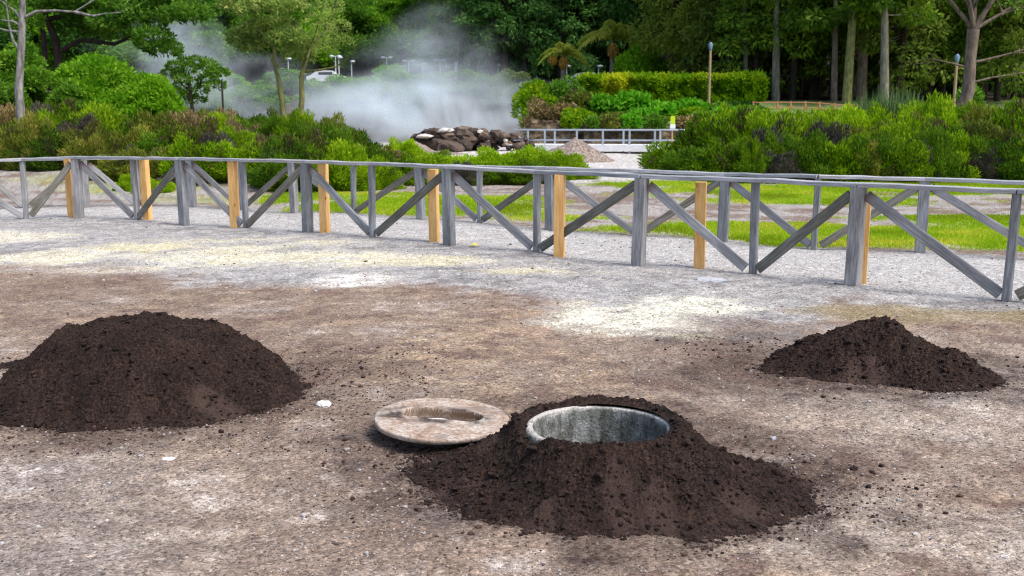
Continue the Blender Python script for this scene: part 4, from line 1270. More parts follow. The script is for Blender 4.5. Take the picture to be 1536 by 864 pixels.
# ================================================================== street lamps
M_LAMPW = plain('lamp_white', lin(216, 220, 224), .4, var=.05)
M_LAMPB = plain('lamp_blue_glass', lin(112, 136, 160), .25, var=.05)
M_POLEW = plain('pole_wood', lin(168, 146, 114), .7)
LAMPS = [(503, 84, 112, 2), (508, 86, 104, 1), (527, 92, 108, 1), (432, 88, 110, 1), (580, 86, 116, 2), (613, 91, 110, 2), (634, 95, 112, 1), (660, 90, 110, 2), (715, 94, 112, 2), (747, 97, 104, 1), (766, 94, 112, 2),
         (805, 89, 104, 1), (850, 99, 98, 1), (898, 99, 98, 1), (994, 101, 92, 1)]
for i, (u, v, Y, k) in enumerate(LAMPS):
    p = P(u, v, Y); g = z0(p[0], Y); zt = p[2]
    r = tag(empty('street_lamp', (p[0], Y, g)), 'thin white street lamp with two lamp heads beyond the steam' if k == 2 else 'thin white street lamp with one rounded head beyond the steam and hedge', 'street lamp', 'white street lamps of the car park')
    a = Acc(); a.tube([(0, 0, 0), (0, 0, zt - g)], [.07, .05], 8); a.build('pole', M_LAMPW, r)
    a = Acc()
    for s_ in ((-1, 1) if k == 2 else (1,)):
        hx = s_ * .42 if k == 2 else .14
        a.tube([(0, 0, zt - g - .08), (hx * .6, 0, zt - g), (hx, 0, zt - g)], [.03, .03, .03], 6)
        V0, F0 = ico(2); a.add(V0 * [.28, .2, .13] + [hx, 0, zt - g - .02], F0)
    a.build('lamp_head', M_LAMPW, r, True)
for u, v, Y in ((1066, 66, 58.0), (1436, 84, 52.0)):
    p = P(u, v, Y); g = z0(p[0], Y); zt = p[2]
    r = tag(empty('lamp_post', (p[0], Y, g)), 'tall tan lamp post with bluish lantern rising beside the hedge' if u < 1200 else 'tall lamp post with bluish lantern beside the big bare trunk', 'lamp post')
    a = Acc(); a.tube([(0, 0, 0), (0, 0, zt - g - .3)], [.085, .065], 8); a.build('pole', M_POLEW, r)
    V = np.array([(.09*math.cos(t), .09*math.sin(t), 0) for t in np.arange(8)*.785] + [(.14*math.cos(t), .14*math.sin(t), .3) for t in np.arange(8)*.785] + [(.05*math.cos(t), .05*math.sin(t), .42) for t in np.arange(8)*.785])
    Fq = np.array([(k*8+i, k*8+(i+1) % 8, (k+1)*8+(i+1) % 8, (k+1)*8+i) for k in range(2) for i in range(8)])
    a = Acc(); a.add(V + [0, 0, zt - g - .32], Fq); a.build('lantern', M_LAMPB, r, True)

# ================================================================== vehicles far off
M_CARW = plain('white_paint', lin(232, 234, 236), .3, var=.03); M_CARG = plain('car_glass', lin(40, 50, 60), .1); M_TYRE = plain('tyre_rubber', lin(30, 30, 32), .9)
def vehicle(name, label, cat, u, v, Y, L, W, Hh, kind):
    p = P(u, v, Y); zt = p[2]; r = tag(empty(name, (p[0], Y, zt - Hh)), label, cat)
    if kind == 'car':
        pr = [(-L/2, .3), (-L/2, .8), (-L*.40, .92), (-L*.24, 1.35), (-L*.1, Hh), (L*.16, Hh - .02), (L*.3, .95), (L*.47, .85), (L/2, .6), (L/2, .3)]
    else:
        pr = [(-L/2, .35), (-L/2, Hh - .08), (-L/2 + .1, Hh), (L*.28, Hh), (L*.34, Hh - .06), (L*.42, 1.25), (L*.5, 1.05), (L*.5, .35)]
    n_ = len(pr)
    V = np.array([(x, -W/2, z) for x, z in pr] + [(x, W/2, z) for x, z in pr])
    me = bpy.data.meshes.new('body'); me.from_pydata(V.tolist(), [], [tuple(range(n_)), tuple(range(2*n_-1, n_-1, -1))] + [(i, n_+i, n_+(i+1) % n_, (i+1) % n_) for i in range(n_)])
    link('body', me, M_CARW, r)
    for sx_ in (-.31, .31):
        for sy in (-1, 1):
            a = Acc(); a.tube([(sx_*L, sy*(W/2-.1), .32), (sx_*L, sy*(W/2+.02), .32)], [.32, .32], 16)
            a.add(np.array([(sx_*L + .32*math.cos(t), sy*(W/2+.02), .32 + .32*math.sin(t)) for t in np.arange(16)*math.pi/8]), np.array([(0, i, i+1, i+1) for i in range(1, 15)])[:, :3])
            a.build('wheel', M_TYRE, r)
    for sy in (-1, 1):
        a = Acc()
        if kind == 'car': a.box((0, sy*(W/2), 1.12), (L*.36, .02, .3))
        else: a.box((L*.3, sy*(W/2), 1.5), (L*.12, .02, .5))
        a.build('side_window', M_CARG, r)
    if kind == 'van':
        a = Acc(); a.box((L*.02, -W/2 - .006, Hh*.62), (L*.18, .02, Hh*.6)); a.build('side_opening', M_DARK, r)
    return r
vehicle('parked_car', 'white parked car half hidden by bushes beyond the birches', 'car', 490, 106, 112, 4.2, 1.7, 1.45, 'car')
vehicle('parked_van', 'white van with dark side opening seen through the steam', 'van', 712, 93, 112, 4.4, 1.9, 2.4, 'van')
vehicle('parked_car', 'pale parked car whose roof shows above the hedge', 'car', 880, 109, 100, 4.3, 1.7, 1.45, 'car')
# ================================================================== trees
def tree(name, label, cat, loc, trunk_acc, bark_m, crown, leaf_m, group=None, rz=0):
    r = tag(empty(name, loc, rz), label, cat, group)
    trunk_acc.build('trunk', bark_m, r, True)
    if crown is not None: link('crown', leafmesh('crown', *crown), leaf_m, r)
    return r


def cat3(parts):
    Vs, Qs, rs, n_ = [], [], [], 0
    for V, Q, r in parts:
        Vs.append(V); Qs.append(Q + n_); rs.append(r); n_ += len(V)
    return np.concatenate(Vs), np.concatenate(Qs), np.concatenate(rs)


# ---- broadleaf trees of the hillside and the slopes, four shapes
def broad_proto(seed, R, Hh, nblob, nleaf, leaf, mat, name='broadleaf_tree'):
    R_ = random.Random(seed); a = Acc(); tips = []
    a.tube([(0, 0, -.5), (.1, 0, Hh * .25), (0, .1, Hh * .5)], [Hh * .022, Hh * .018, Hh * .012], 8)
    for k in range(5):
        t = k * 1.257 + R_.random()
        limb(a, (0, .05, Hh * R_.uniform(.25, .45)), (math.cos(t), math.sin(t), .9), Hh * .32, Hh * .009, R_, 1, .25, 2, tips)
    bl = []
    for k in range(nblob):
        t, q = R_.uniform(0, 6.283), math.sqrt(R_.random()); zz_ = R_.uniform(.32, .92)
        wid = R * (1 - max(0, (zz_ - .55) / .5) ** 1.6) * .82
        bl.append((wid * q * math.cos(t), wid * q * math.sin(t), Hh * zz_, R * R_.uniform(.24, .42), R * R_.uniform(.2, .32)))
    return tree(name, 'x', 'tree', (0, 0, -80), a, M_BARK_DARK, crown_cloud(bl, nleaf, leaf, leaf * .7), mat)


BP = [broad_proto(s, 4.6, 10.5, 26, 8500, .42, M_LEAF_BRIGHT) for s in (21, 22, 23)]


def put(protos, x, y, sc, szz, mat, label, group, name=None, cat=None, sink=.3):
    r = dup(random.choice(protos), (x, y, z0(x, y) - sink), random.uniform(0, 6.28), (sc, sc, szz), label, group)
    if name: r.name = name
    if cat: r['category'] = cat
    if mat is not None:
        for c_ in r.children:
            if c_.name.startswith('crown'):
                c_.material_slots[0].link = 'OBJECT'; c_.material_slots[0].material = mat
    return r


HILL = 'leafy trees on the bright hillside'
for Y, us, mats in ((106, np.arange(-420, 330, 50), [M_LEAF_MID, M_LEAF_BRIGHT, M_LEAF_DARK]), (116, np.arange(-420, 330, 50), [M_LEAF_MID, M_LEAF_DARK]), (122, np.arange(300, 740, 44), [M_LEAF_BRIGHT, M_LEAF_MID, M_LEAF_BRIGHT]), (131, np.arange(270, 740, 48), [M_LEAF_BRIGHT, M_LEAF_MID]), (142, np.arange(240, 760, 50), [M_LEAF_MID, M_LEAF_BRIGHT, M_LEAF_DARK]), (155, np.arange(200, 760, 60), [M_LEAF_MID, M_LEAF_BRIGHT])):
    for u in us:
        p = P(u + random.uniform(-16, 16), 60, Y + random.uniform(-3, 3))
        m_ = random.choice(mats)
        tx = {M_LEAF_BRIGHT: 'bright green', M_LEAF_MID: 'mid green', M_LEAF_DARK: 'dark green'}[m_]
        put(BP, p[0], p[1], random.uniform(.75, 1.1), random.uniform(.7, 1.0), m_, f'{tx} leafy tree on the hillside behind the steam', HILL)
SLOPE = 'leafy bushes round the steaming spring'
for u, Y, sc, vt, m_, lb in ((588, 88, .55, 92, M_LEAF_BRIGHT, 'bright bush in the steam below the lamps'), (640, 90, .45, 110, M_LEAF_MID, 'mid green bush in the steam below the van'), (560, 84, .5, 112, M_LEAF_BRIGHT, 'bright low bush in the steam'), (520, 86, .5, 118, M_LEAF_BRIGHT, 'bright green bush in the steam below the white car'),
                             (480, 82, .5, 116, M_LEAF_BRIGHT, 'lime bush in the steam right of the birches'), (380, 74, .6, 120, M_LEAF_MID, 'green bush in the steam left of the birches'), (330, 78, .6, 100, M_LEAF_BRIGHT, 'bright green bush in the steam at the left'), (250, 84, .75, 80, M_LEAF_BRIGHT, 'bright green tree in the steam far left'), (690, 92, .5, 122, M_LEAF_MID, 'green bush in the steam right of the van'),
                             (735, 88, .5, 120, M_LEAF_MID, 'green bush at the right edge of the steam'), (770, 80, .45, 98, M_LEAF_GREY, 'greyish bush right of the steam below the lamp'), (300, 64, .45, 128, M_LEAF_MID, 'low bush in the steam behind the dark post'), (430, 92, .6, 96, M_LEAF_MID, 'green bush between the birch trunks'), (610, 76, .4, 140, M_LEAF_MID, 'low bush deep in the steam'), (200, 80, .8, 60, M_LEAF_MID, 'green tree behind the wide spreading tree')):
    p = P(u, 120, Y); h = P(u, vt, Y)[2] - z0(p[0], Y)
    put(BP, p[0], Y, sc, max(.25, h / 10.2 * 1.05), m_, lb, SLOPE, 'leafy_bush', 'bush', .6)

# ---- conifers: a tall pole with shelves of hanging sprays
def conif_proto(seed, Hh, R, z_low, n_b, nleaf, leaf, mat, trunk_r, gap=1.0):
    R_ = random.Random(seed); a = Acc()
    a.tube([(0, 0, -.6), (R_.uniform(-.15, .15), R_.uniform(-.15, .15), Hh * .35), (R_.uniform(-.2, .2), 0, Hh * .7), (0, 0, Hh)], [trunk_r * 1.15, trunk_r * .9, trunk_r * .55, .03], 8)
    bl = []
    for k in range(n_b):
        f = R_.random() ** .9; zz_ = z_low + (Hh - z_low) * f
        rr = R * (1 - .8 * f) * R_.uniform(.45, 1.0); t = R_.uniform(0, 6.283)
        e = np.array([rr * math.cos(t), rr * math.sin(t), zz_ - .18 * rr])
        a.tube([(0, 0, zz_ + .1), e * [.55, .55, 1] + [0, 0, .15], e], [.05, .035, .015], 5)
        bl.append((e[0] * .9, e[1] * .9, e[2], R_.uniform(.55, 1.05) * R * .36, R_.uniform(.4, .8) * R * .26))
    return tree('conifer_tree', 'x', 'tree', (0, 0, -80), a, M_BARK_DARK, crown_cloud(bl, nleaf, leaf, leaf * .42, 0, .3, .45), mat)


CP_ = [conif_proto(31, 24, 3.8, 4.0, 60, 8500, .5, M_CONIF, .30), conif_proto(32, 26, 3.4, 6.5, 60, 8000, .5, M_CONIF, .28), conif_proto(33, 22, 4.2, 2.5, 66, 9000, .5, M_CONIF, .3)]
CN = [conif_proto(36, 17, 3.4, 1.3, 85, 13000, .36, M_CONIF, .2), conif_proto(37, 15, 3.8, 1.6, 85, 13000, .36, M_CONIF, .2)]
CT = [conif_proto(34, 24, 3.2, 11.0, 40, 5500, .5, M_CONIF, .26), conif_proto(35, 26, 3.0, 13.5, 36, 5000, .5, M_CONIF, .24)]
WD = 'dark conifers of the wood'
# behind the hedge, a closed dark face
for Y, us in ((104, np.arange(705, 1010, 26)), (112, np.arange(690, 1040, 27)), (121, np.arange(690, 1090, 27)), (131, np.arange(690, 1130, 30))):
    for u in us:
        p = P(u + random.uniform(-9, 9), 80, Y + random.uniform(-2.5, 2.5))
        put(CP_, p[0], p[1], random.uniform(.8, 1.15), random.uniform(.85, 1.15), random.choice([M_CONIF, M_CONIF2, M_CONIF2]), 'dark conifer in the closed wood behind the palms', WD)
# the right hand wood: bare poles below, foliage above
for Y, us in ((66, np.arange(1120, 1700, 46)), (72, np.arange(1010, 1720, 36)), (80, np.arange(1000, 1720, 30)), (90, np.arange(1000, 1740, 27)), (101, np.arange(1000, 1740, 27)), (113, np.arange(1010, 1760, 27)), (126, np.arange(1040, 1780, 30))):
    for u in us:
        p = P(u + random.uniform(-12, 12), 80, Y + random.uniform(-3, 3))
        put(CT if (Y > 70 and random.random() < .72) else CT + CP_[1:2], p[0], p[1], random.uniform(.8, 1.2), random.uniform(.8, 1.15), random.choice([M_CONIF, M_CONIF, M_CONIF2]), 'tall dark conifer with bare trunk in the wood at the right', WD)
# nearer trees with foliage low down
for u, Y, sc, kind, lb in ((1135, 64, .72, 2, 'conifer with drooping olive foliage above the orange fence'), (1190, 63, .78, 0, 'broad conifer with low drooping foliage above the orange fence'), (1228, 66, .7, 2, 'conifer with low foliage at the right end of the orange fence'),
                           (1085, 68, .75, 0, 'conifer rising behind the right half of the hedge'), (1050, 70, .7, 2, 'conifer behind the tan lamp post'), (1350, 60, .72, 1, 'shaggy conifer left of the big bare trunk'), (1395, 62, .75, 0, 'shaggy conifer just behind the big bare trunk'), (1500, 60, .7, 2, 'shaggy conifer right of the big bare trunk'), (1545, 58, .75, 0, 'conifer at the right edge of the picture'), (1010, 74, .8, 1, 'conifer behind the broad-crowned young tree'), (1110, 72, .8, 0, 'conifer just behind the slim pale trunk'), (1160, 70, .8, 1, 'taller conifer between the hedge and the orange fence'), (1212, 72, .85, 0, 'taller conifer right behind the orange fence'), (1375, 66, .85, 1, 'taller conifer left behind the big forked tree'), (1425, 68, .8, 0, 'conifer directly behind the forked trunk'), (1470, 66, .85, 1, 'conifer right of the forked trunk'), (1525, 66, .8, 0, 'dense conifer at the right, behind the shaggy one')):
    p = P(u, 100, Y)
    put([CN[kind % 2]], p[0], Y, sc * 1.25, sc * 1.3, random.choice([M_CONIF, M_CONIF3]), lb, 'nearer conifers at the edge of the wood')
# pale poles standing at the edge
for u, ub, Y, tr, lb in ((1116, 1119, 64, .13, 'slim pale trunk rising behind the hedge'), (1254, 1251, 60, .17, 'slim grey trunk at the edge of the wood right of the orange fence'), (1281, 1270, 58, .24, 'leaning mossy trunk in the gap of the wood'), (1297, 1292, 61, .27, 'thick brown trunk in the gap of the wood'),
                         (1327, 1328, 57, .22, 'straight pale trunk with shaggy foliage right of the gap'), (1165, 1164, 62, .22, 'thick grey trunk behind the orange fence')):
    p, p2 = P(ub, 150, Y), P(u, 0, Y)
    g = z0(p[0], Y); a = Acc()
    dz = p2[2] - g
    a.tube([(0, 0, -.4), ((p2[0] - p[0]) * .5 + random.uniform(-.06, .06), 0, dz * .5), (p2[0] - p[0], 0, dz), ((p2[0] - p[0]) * 1.5, 0, dz * 1.8)], [tr * 1.2, tr, tr * .8, tr * .4], 10)
    R_ = random.Random(int(u)); bl = []
    for k in range(10):
        zz_ = dz * R_.uniform(.75, 1.8); t = R_.uniform(0, 6.28); e = np.array([1.6 * math.cos(t), 1.6 * math.sin(t), zz_])
        a.tube([((p2[0] - p[0]) * zz_ / dz, 0, zz_), e], [.05, .02], 5); bl.append((*e, .9, .5))
    tree('pole_tree', lb, 'tree', (p[0], Y, g), a, M_BARK_MOSS if tr == .24 else (M_BARK_PALE if tr in (.13, .22) else M_BARK_BROWN), crown_cloud(bl, 2600, .4, .17, 0, .3, .4), M_CONIF)

for q_ in BP + CP_ + CT + CN:
    for c_ in list(q_.children): bpy.data.objects.remove(c_)
    bpy.data.objects.remove(q_)

# ---- the big forked tree at the right
Y = 40.0; p = P(1447, 160, Y); g = z0(p[0], Y); a = Acc(); tips = []; R_ = random.Random(5)
zf = P(1460, 44, Y)[2] - g
zb_ = P(1447, 158, Y)[2] - g
dx_ = P(1460, 44, Y)[0] - p[0]
a.tube([(-.25, 0, -.3), (-.02, 0, zb_), (.10, 0, zb_ + .6), (dx_ * .75, 0, zf * .75), (dx_, 0, zf)], [.34, .27, .24, .21, .23], 12)
for dxx, dyy, dzz, LL, rr_ in ((-.62, .1, .9, 2.6, .10), (-.25, -.2, 1, 2.4, .12), (.12, .2, 1, 2.4, .12), (.5, -.1, .95, 2.6, .13), (.85, .1, .6, 2.2, .09)):
    limb(a, (dx_, 0, zf - .05), (dxx, dyy, dzz), LL, rr_, R_, 1, .18, 3, tips)
for zz_, dxx, LL, rr_ in ((zf * .72, 1.0, 2.6, .06), (zf * .55, 1.0, 2.2, .05), (zf * .68, -1.0, 1.7, .05), (zf * .36, -1, .7, .03)):
    limb(a, (dx_ * .7, 0, zz_), (dxx, -.1, .28), LL, rr_, R_, 2, .25, 3, tips)
bl = [(t[0], t[1], t[2], .45, .3) for t in tips if t[2] > zf * 1.2]
tree('forked_tree', 'big tree with brown forked trunk and bare spreading limbs behind the right thicket', 'tree', (p[0], Y, g), a, M_BARK_BROWN, crown_cloud(bl, 3500, .16, .08), M_LEAF_MID)

# ---- left: grey trunk with bare branches
Y = 30.0; p = P(30, 150, Y); g = z0(p[0], Y); a = Acc(); tips = []; R_ = random.Random(9)
def rel(u, v, dy=0): q_ = P(u, v, Y + dy); return (q_[0] - p[0], dy, q_[2] - g)
a.tube([(0, 0, -.3), rel(28, 135), rel(31, 90), rel(33, 50), rel(34, 0), rel(36, -90), rel(40, -200)], [.15, .12, .105, .10, .085, .07, .03], 10)
for pts in ([rel(30, 75), rel(20, 62), rel(14, 40), rel(10, 10), rel(6, -30)], [rel(33, 30), rel(22, 16), rel(8, 6), rel(-10, -8)], [rel(33, 28), rel(55, 17), rel(85, 16), rel(112, 18), rel(128, 8), rel(150, -6)], [rel(33, 40), rel(20, 32), rel(2, 30)], [rel(31, 48), rel(10, 46), rel(-10, 40)], [rel(112, 18), rel(140, 24), rel(160, 20)]):
    a.tube(pts, np.linspace(.05, .015, len(pts)), 6)
    limb(a, pts[-2], np.array(pts[-1]) - np.array(pts[-2]), .8, .018, R_, 1, .3, 3, tips)
bl = [(t[0], t[1], t[2], .28, .2) for t in tips] + [(*rel(u, v), .6, .4) for u, v in ((20, -30), (60, -40), (100, -30))]
tree('grey_tree', 'slender grey barked tree with nearly bare branches at the far left', 'tree', (p[0], Y, g), a, M_BARK_GREY, crown_cloud(bl, 1500, .12, .06), M_LEAF_MID)

# ---- left: round topped evergreen trees
def dome_tree(u, vbase, vt, Y, half_u, label, mat, seed, nleaf=15000, name='rounded_tree'):
    p = P(u, vbase, Y); g = z0(p[0], Y); a = Acc(); R_ = random.Random(seed)
    W_ = half_u / F * Y; Hh = P(u, vt, Y)[2] - g
    a.tube([(0, 0, -.3), (.1, 0, Hh * .4)], [.16, .12], 8)
    bl = []
    for k in range(34):
        t, q = R_.uniform(0, 6.283), math.sqrt(R_.random())
        zt_ = Hh * (.98 - .55 * q ** 2.2) * R_.uniform(.82, 1.0)
        s_ = R_.uniform(.26, .40) * W_
        e = (W_ * q * .84 * math.cos(t), W_ * q * .84 * math.sin(t), zt_ - s_ * .5)
        bl.append((*e, s_, s_ * .62)); a.tube([(.05, 0, Hh * .3), np.array(e) * .6 + [0, 0, Hh * .12], e], [.07, .045, .015], 5)
    return tree(name, label, 'tree', (p[0], Y, g), a, M_BARK_DARK, crown_cloud(bl, int(nleaf * 1.7), .15, .08, .35), mat)
dome_tree(165, 155, 70, 38, 84, 'broad rounded bright green tree, the larger dome beside the grey trunk', M_LEAF_BRIGHT, 51, 19000)
dome_tree(232, 158, 108, 37, 42, 'low rounded green tree sloping down to the steam', M_LEAF_BRIGHT, 52, 8000)
dome_tree(30, 150, 52, 39, 52, 'rounded green tree behind the slender grey trunk', M_LEAF_MID, 53, 12000)
dome_tree(-60, 150, 60, 37, 70, 'rounded green tree at the left edge', M_LEAF_MID, 55, 9000)
dome_tree(-190, 150, 40, 38, 80, 'rounded green tree beyond the left edge', M_LEAF_MID, 57, 7000)
dome_tree(-320, 150, 50, 40, 80, 'rounded green tree farthest out beyond the left edge', M_LEAF_BRIGHT, 58, 7000)
dome_tree(105, 160, 118, 36, 30, 'small rounded green tree in front of the larger dome', M_LEAF_MID, 56, 6000)
# ---- left: wide spreading tree above them
Y = 47.0; p = P(75, 100, Y); g = z0(p[0], Y); a = Acc(); R_ = random.Random(12); tips = []
a.tube([rel(92, 140), rel(84, 60), rel(68, 25), rel(60, -20)], [.21, .17, .14, .09], 10)
a.tube([rel(70, 130), rel(66, 60), rel(62, 30), rel(40, -10)], [.14, .12, .10, .07], 8)
a.tube([rel(86, 80), rel(120, 60), rel(172, 66), rel(205, 52), rel(218, 34), rel(236, 16)], [.12, .10, .085, .07, .055, .03], 8)
a.tube([rel(68, 30), rel(110, 20), rel(150, 18), rel(190, 6)], [.14, .1, .08, .04], 8)
bl = [(*rel(u, v, R_.uniform(-2, 2)), R_.uniform(.6, 1.0), R_.uniform(.3, .5)) for u, v in ((150, 5), (190, 12), (220, 2), (248, 14), (262, 22), (235, 30), (160, 30), (120, 12), (100, -10), (180, -15), (230, -20), (60, 2), (30, -12), (150, 44), (178, 50), (230, 60), (246, 74), (262, 8), (205, 24), (130, 30), (285, 20), (275, -5), (90, 10), (10, 10), (40, 30), (100, 40))]
tree('spreading_tree', 'wide flat-crowned tree with dark leaning trunk above the rounded trees', 'tree', (p[0], Y, g), a, M_BARK_DARK, crown_cloud(bl, 16000, .22, .11, .3), M_LEAF_MID)
# ---- small flat-topped tree in the steam
Y = 46.0; p = P(292, 160, Y); g = z0(p[0], Y); a = Acc(); R_ = random.Random(14)
a.tube([(0, 0, -.3), rel(284, 130), rel(283, 106)], [.09, .07, .04], 7); a.tube([rel(288, 146), rel(300, 128), rel(306, 108)], [.05, .04, .02], 6); a.tube([rel(288, 140), rel(268, 122), rel(260, 104)], [.04, .035, .02], 6)
bl = [(*rel(u, v, R_.uniform(-.5, .5)), R_.uniform(.28, .5), R_.uniform(.16, .26)) for u, v in ((262, 100), (278, 93), (296, 92), (312, 97), (322, 104), (285, 102), (302, 106), (268, 110), (318, 112), (262, 140), (278, 146), (295, 150), (255, 110), (330, 110), (275, 118), (310, 120), (290, 124), (324, 128), (270, 130), (300, 136))]
tree('small_tree', 'small flat-topped dark tree standing before the steam at the left', 'tree', (p[0], Y, g), a, M_BARK_DARK, crown_cloud(bl, 4600, .15, .07, .3), M_LEAF_MID)

# ---- the two pale trunked trees
Y = 38.0
for (ub, path, br, blobs, lb, lm, nl, sd) in (
    (425, [(425, 172), (423, 150), (417, 115), (411, 92), (412, 70)], ([(415, 105), (402, 80), (385, 70)], [(417, 100), (428, 80), (436, 60)], [(412, 80), (400, 55), (380, 40)], [(412, 72), (420, 48), (440, 40)]),
     ((360, 55), (375, 42), (392, 36), (410, 38), (428, 42), (445, 55), (455, 68), (440, 75), (395, 60), (372, 68), (420, 58), (405, 50), (352, 8), (370, 15), (395, 8), (420, 12), (445, 6), (380, -8), (430, -12), (345, -10), (458, 80)),
     'pale trunked tree with light yellow green crown before the steam, the left one', M_LEAF_GREY, 9500, 61),
    (452, [(450, 172), (453, 150), (452, 115), (458, 92), (466, 70)], ([(454, 108), (480, 105), (505, 100), (515, 92)], [(460, 88), (470, 60), (478, 35)], [(466, 70), (490, 45), (500, 20)], [(455, 100), (446, 80), (440, 60)]),
     ((470, 30), (485, 45), (500, 55), (495, 30), (510, 40), (480, 15), (465, 5), (500, 10), (475, 62), (515, 62), (488, 72)),
     'pale trunked tree with thin grey feathery crown before the steam, the right one', M_LEAF_GREY, 2400, 62)):
    p = P(ub, 172, Y); g = z0(p[0], Y); a = Acc(); R_ = random.Random(sd); tips = []
    pts = [(0, 0, -.3)] + [rel(u, v) for u, v in path]
    a.tube(pts, np.linspace(.13, .06, len(pts)), 9)
    for b_ in br:
        q_ = [rel(u, v, R_.uniform(-.3, .3)) for u, v in b_]; a.tube(q_, np.linspace(.05, .02, len(q_)), 6)
        limb(a, q_[-1], np.array(q_[-1]) - np.array(q_[-2]), .8, .02, R_, 1, .3, 3, tips)
    bl = [(*rel(u, v, R_.uniform(-.9, .9)), R_.uniform(.32, .55), R_.uniform(.2, .32)) for u, v in blobs]
    tree('pale_tree', lb, 'tree', (p[0], Y, g), a, M_BARK_MOSS, crown_cloud(bl, nl, .15 if sd == 61 else .12, .075 if sd == 61 else .03, .3), lm)

# ================================================================== hedge, bank plants, palms
x0, x1 = P(868, 140, 60)[0], P(1144, 140, 60)[0]
hd = tag(empty('clipped_hedge', ((x0 + x1) / 2, 60.5, 0)), 'long clipped hedge with flat yellow green top on the bank above the rock wall', 'hedge')
n = 26000
px = rng.uniform(x0, x1, n); t = rng.random(n); depth = rng.uniform(59.4, 61.8, n)
zb = H(px, depth) - .1
ztop = np.array([P(0, 117, 60)[2]]) - .05 + .22 * fbm(px * 1.1, depth, 4, 640) + .10 * (px - x0) / (x1 - x0) * 0
face = rng.random(n)
zz = np.where(face < .38, ztop - rng.random(n) ** 2 * .25, zb + (ztop - zb) * rng.random(n))
depth = np.where(face >= .38, 59.5 + .55 * fbm(px * 1.6, zz * 1.6, 4, 642) + np.abs(rng.normal(0, .14, n)), depth)
end = face > .93
px = np.where(end, x1 - np.abs(rng.normal(0, .12, n)), px); depth = np.where(end, rng.uniform(59.4, 61.8, n), depth)
zz = zz + np.where(face < .38, np.abs(rng.normal(0, .09, n)), 0)
d = np.stack([np.where(end, .6, 0), np.where(face < .38, 0, -.5), np.where(face < .38, 1.0, .45)], 1) + rng.normal(0, .5, (n, 3))
V, Q = leaves(np.stack([px - hd.location[0], depth - hd.location[1], zz], 1), d, rng.uniform(.14, .3, n), rng.uniform(.09, .17, n))
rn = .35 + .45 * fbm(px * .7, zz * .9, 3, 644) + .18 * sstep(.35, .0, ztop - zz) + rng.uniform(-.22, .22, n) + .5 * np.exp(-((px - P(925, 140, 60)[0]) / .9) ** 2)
link('foliage', leafmesh('hedge_foliage', V, Q, rn), M_HEDGE, hd)
a = Acc()
for k in range(20):
    xx_ = x0 + .4 + (x1 - x0 - .8) * k / 19 - hd.location[0]
    g = z0(xx_ + hd.location[0], 60.6)
    a.tube([(xx_, .1, g - .1), (xx_ + random.uniform(-.1, .1), .1, g + .7), (xx_ + random.uniform(-.3, .3), .1, g + 1.5)], [.06, .05, .02], 6)
a.build('stems', M_TWIG, hd, True)


def bush(u, Y, hw_u, vt, label, mat, leaf, nleaf, group, seed, name='leafy_shrub', vb=None, wide=.6):
    p = P(u, 150, Y); g = z0(p[0], Y) if vb is None else P(u, vb, Y)[2]
    W_ = hw_u / F * Y; Hh = P(u, vt, Y)[2] - g; R_ = random.Random(seed); bl = []; a = Acc()
    for k in range(16):
        t, q = R_.uniform(0, 6.283), math.sqrt(R_.random())
        s_ = R_.uniform(.28, .42) * W_; e = (W_ * .75 * q * math.cos(t), W_ * .75 * q * math.sin(t), Hh * R_.uniform(.3, .9) * (1 - .25 * q * q))
        bl.append((*e, s_, min(s_, Hh * .3))); a.tube([(0, 0, -.1), np.array(e) * .5, e], [.04, .03, .01], 5)
    r = tag(empty(name, (p[0], Y, g)), label, 'shrub', group)
    a.build('stems', M_TWIG, r, True)
    link('foliage', leafmesh('shrub_foliage', *crown_cloud(bl, nleaf, leaf, leaf * wide, .3)), mat, r)
    return r


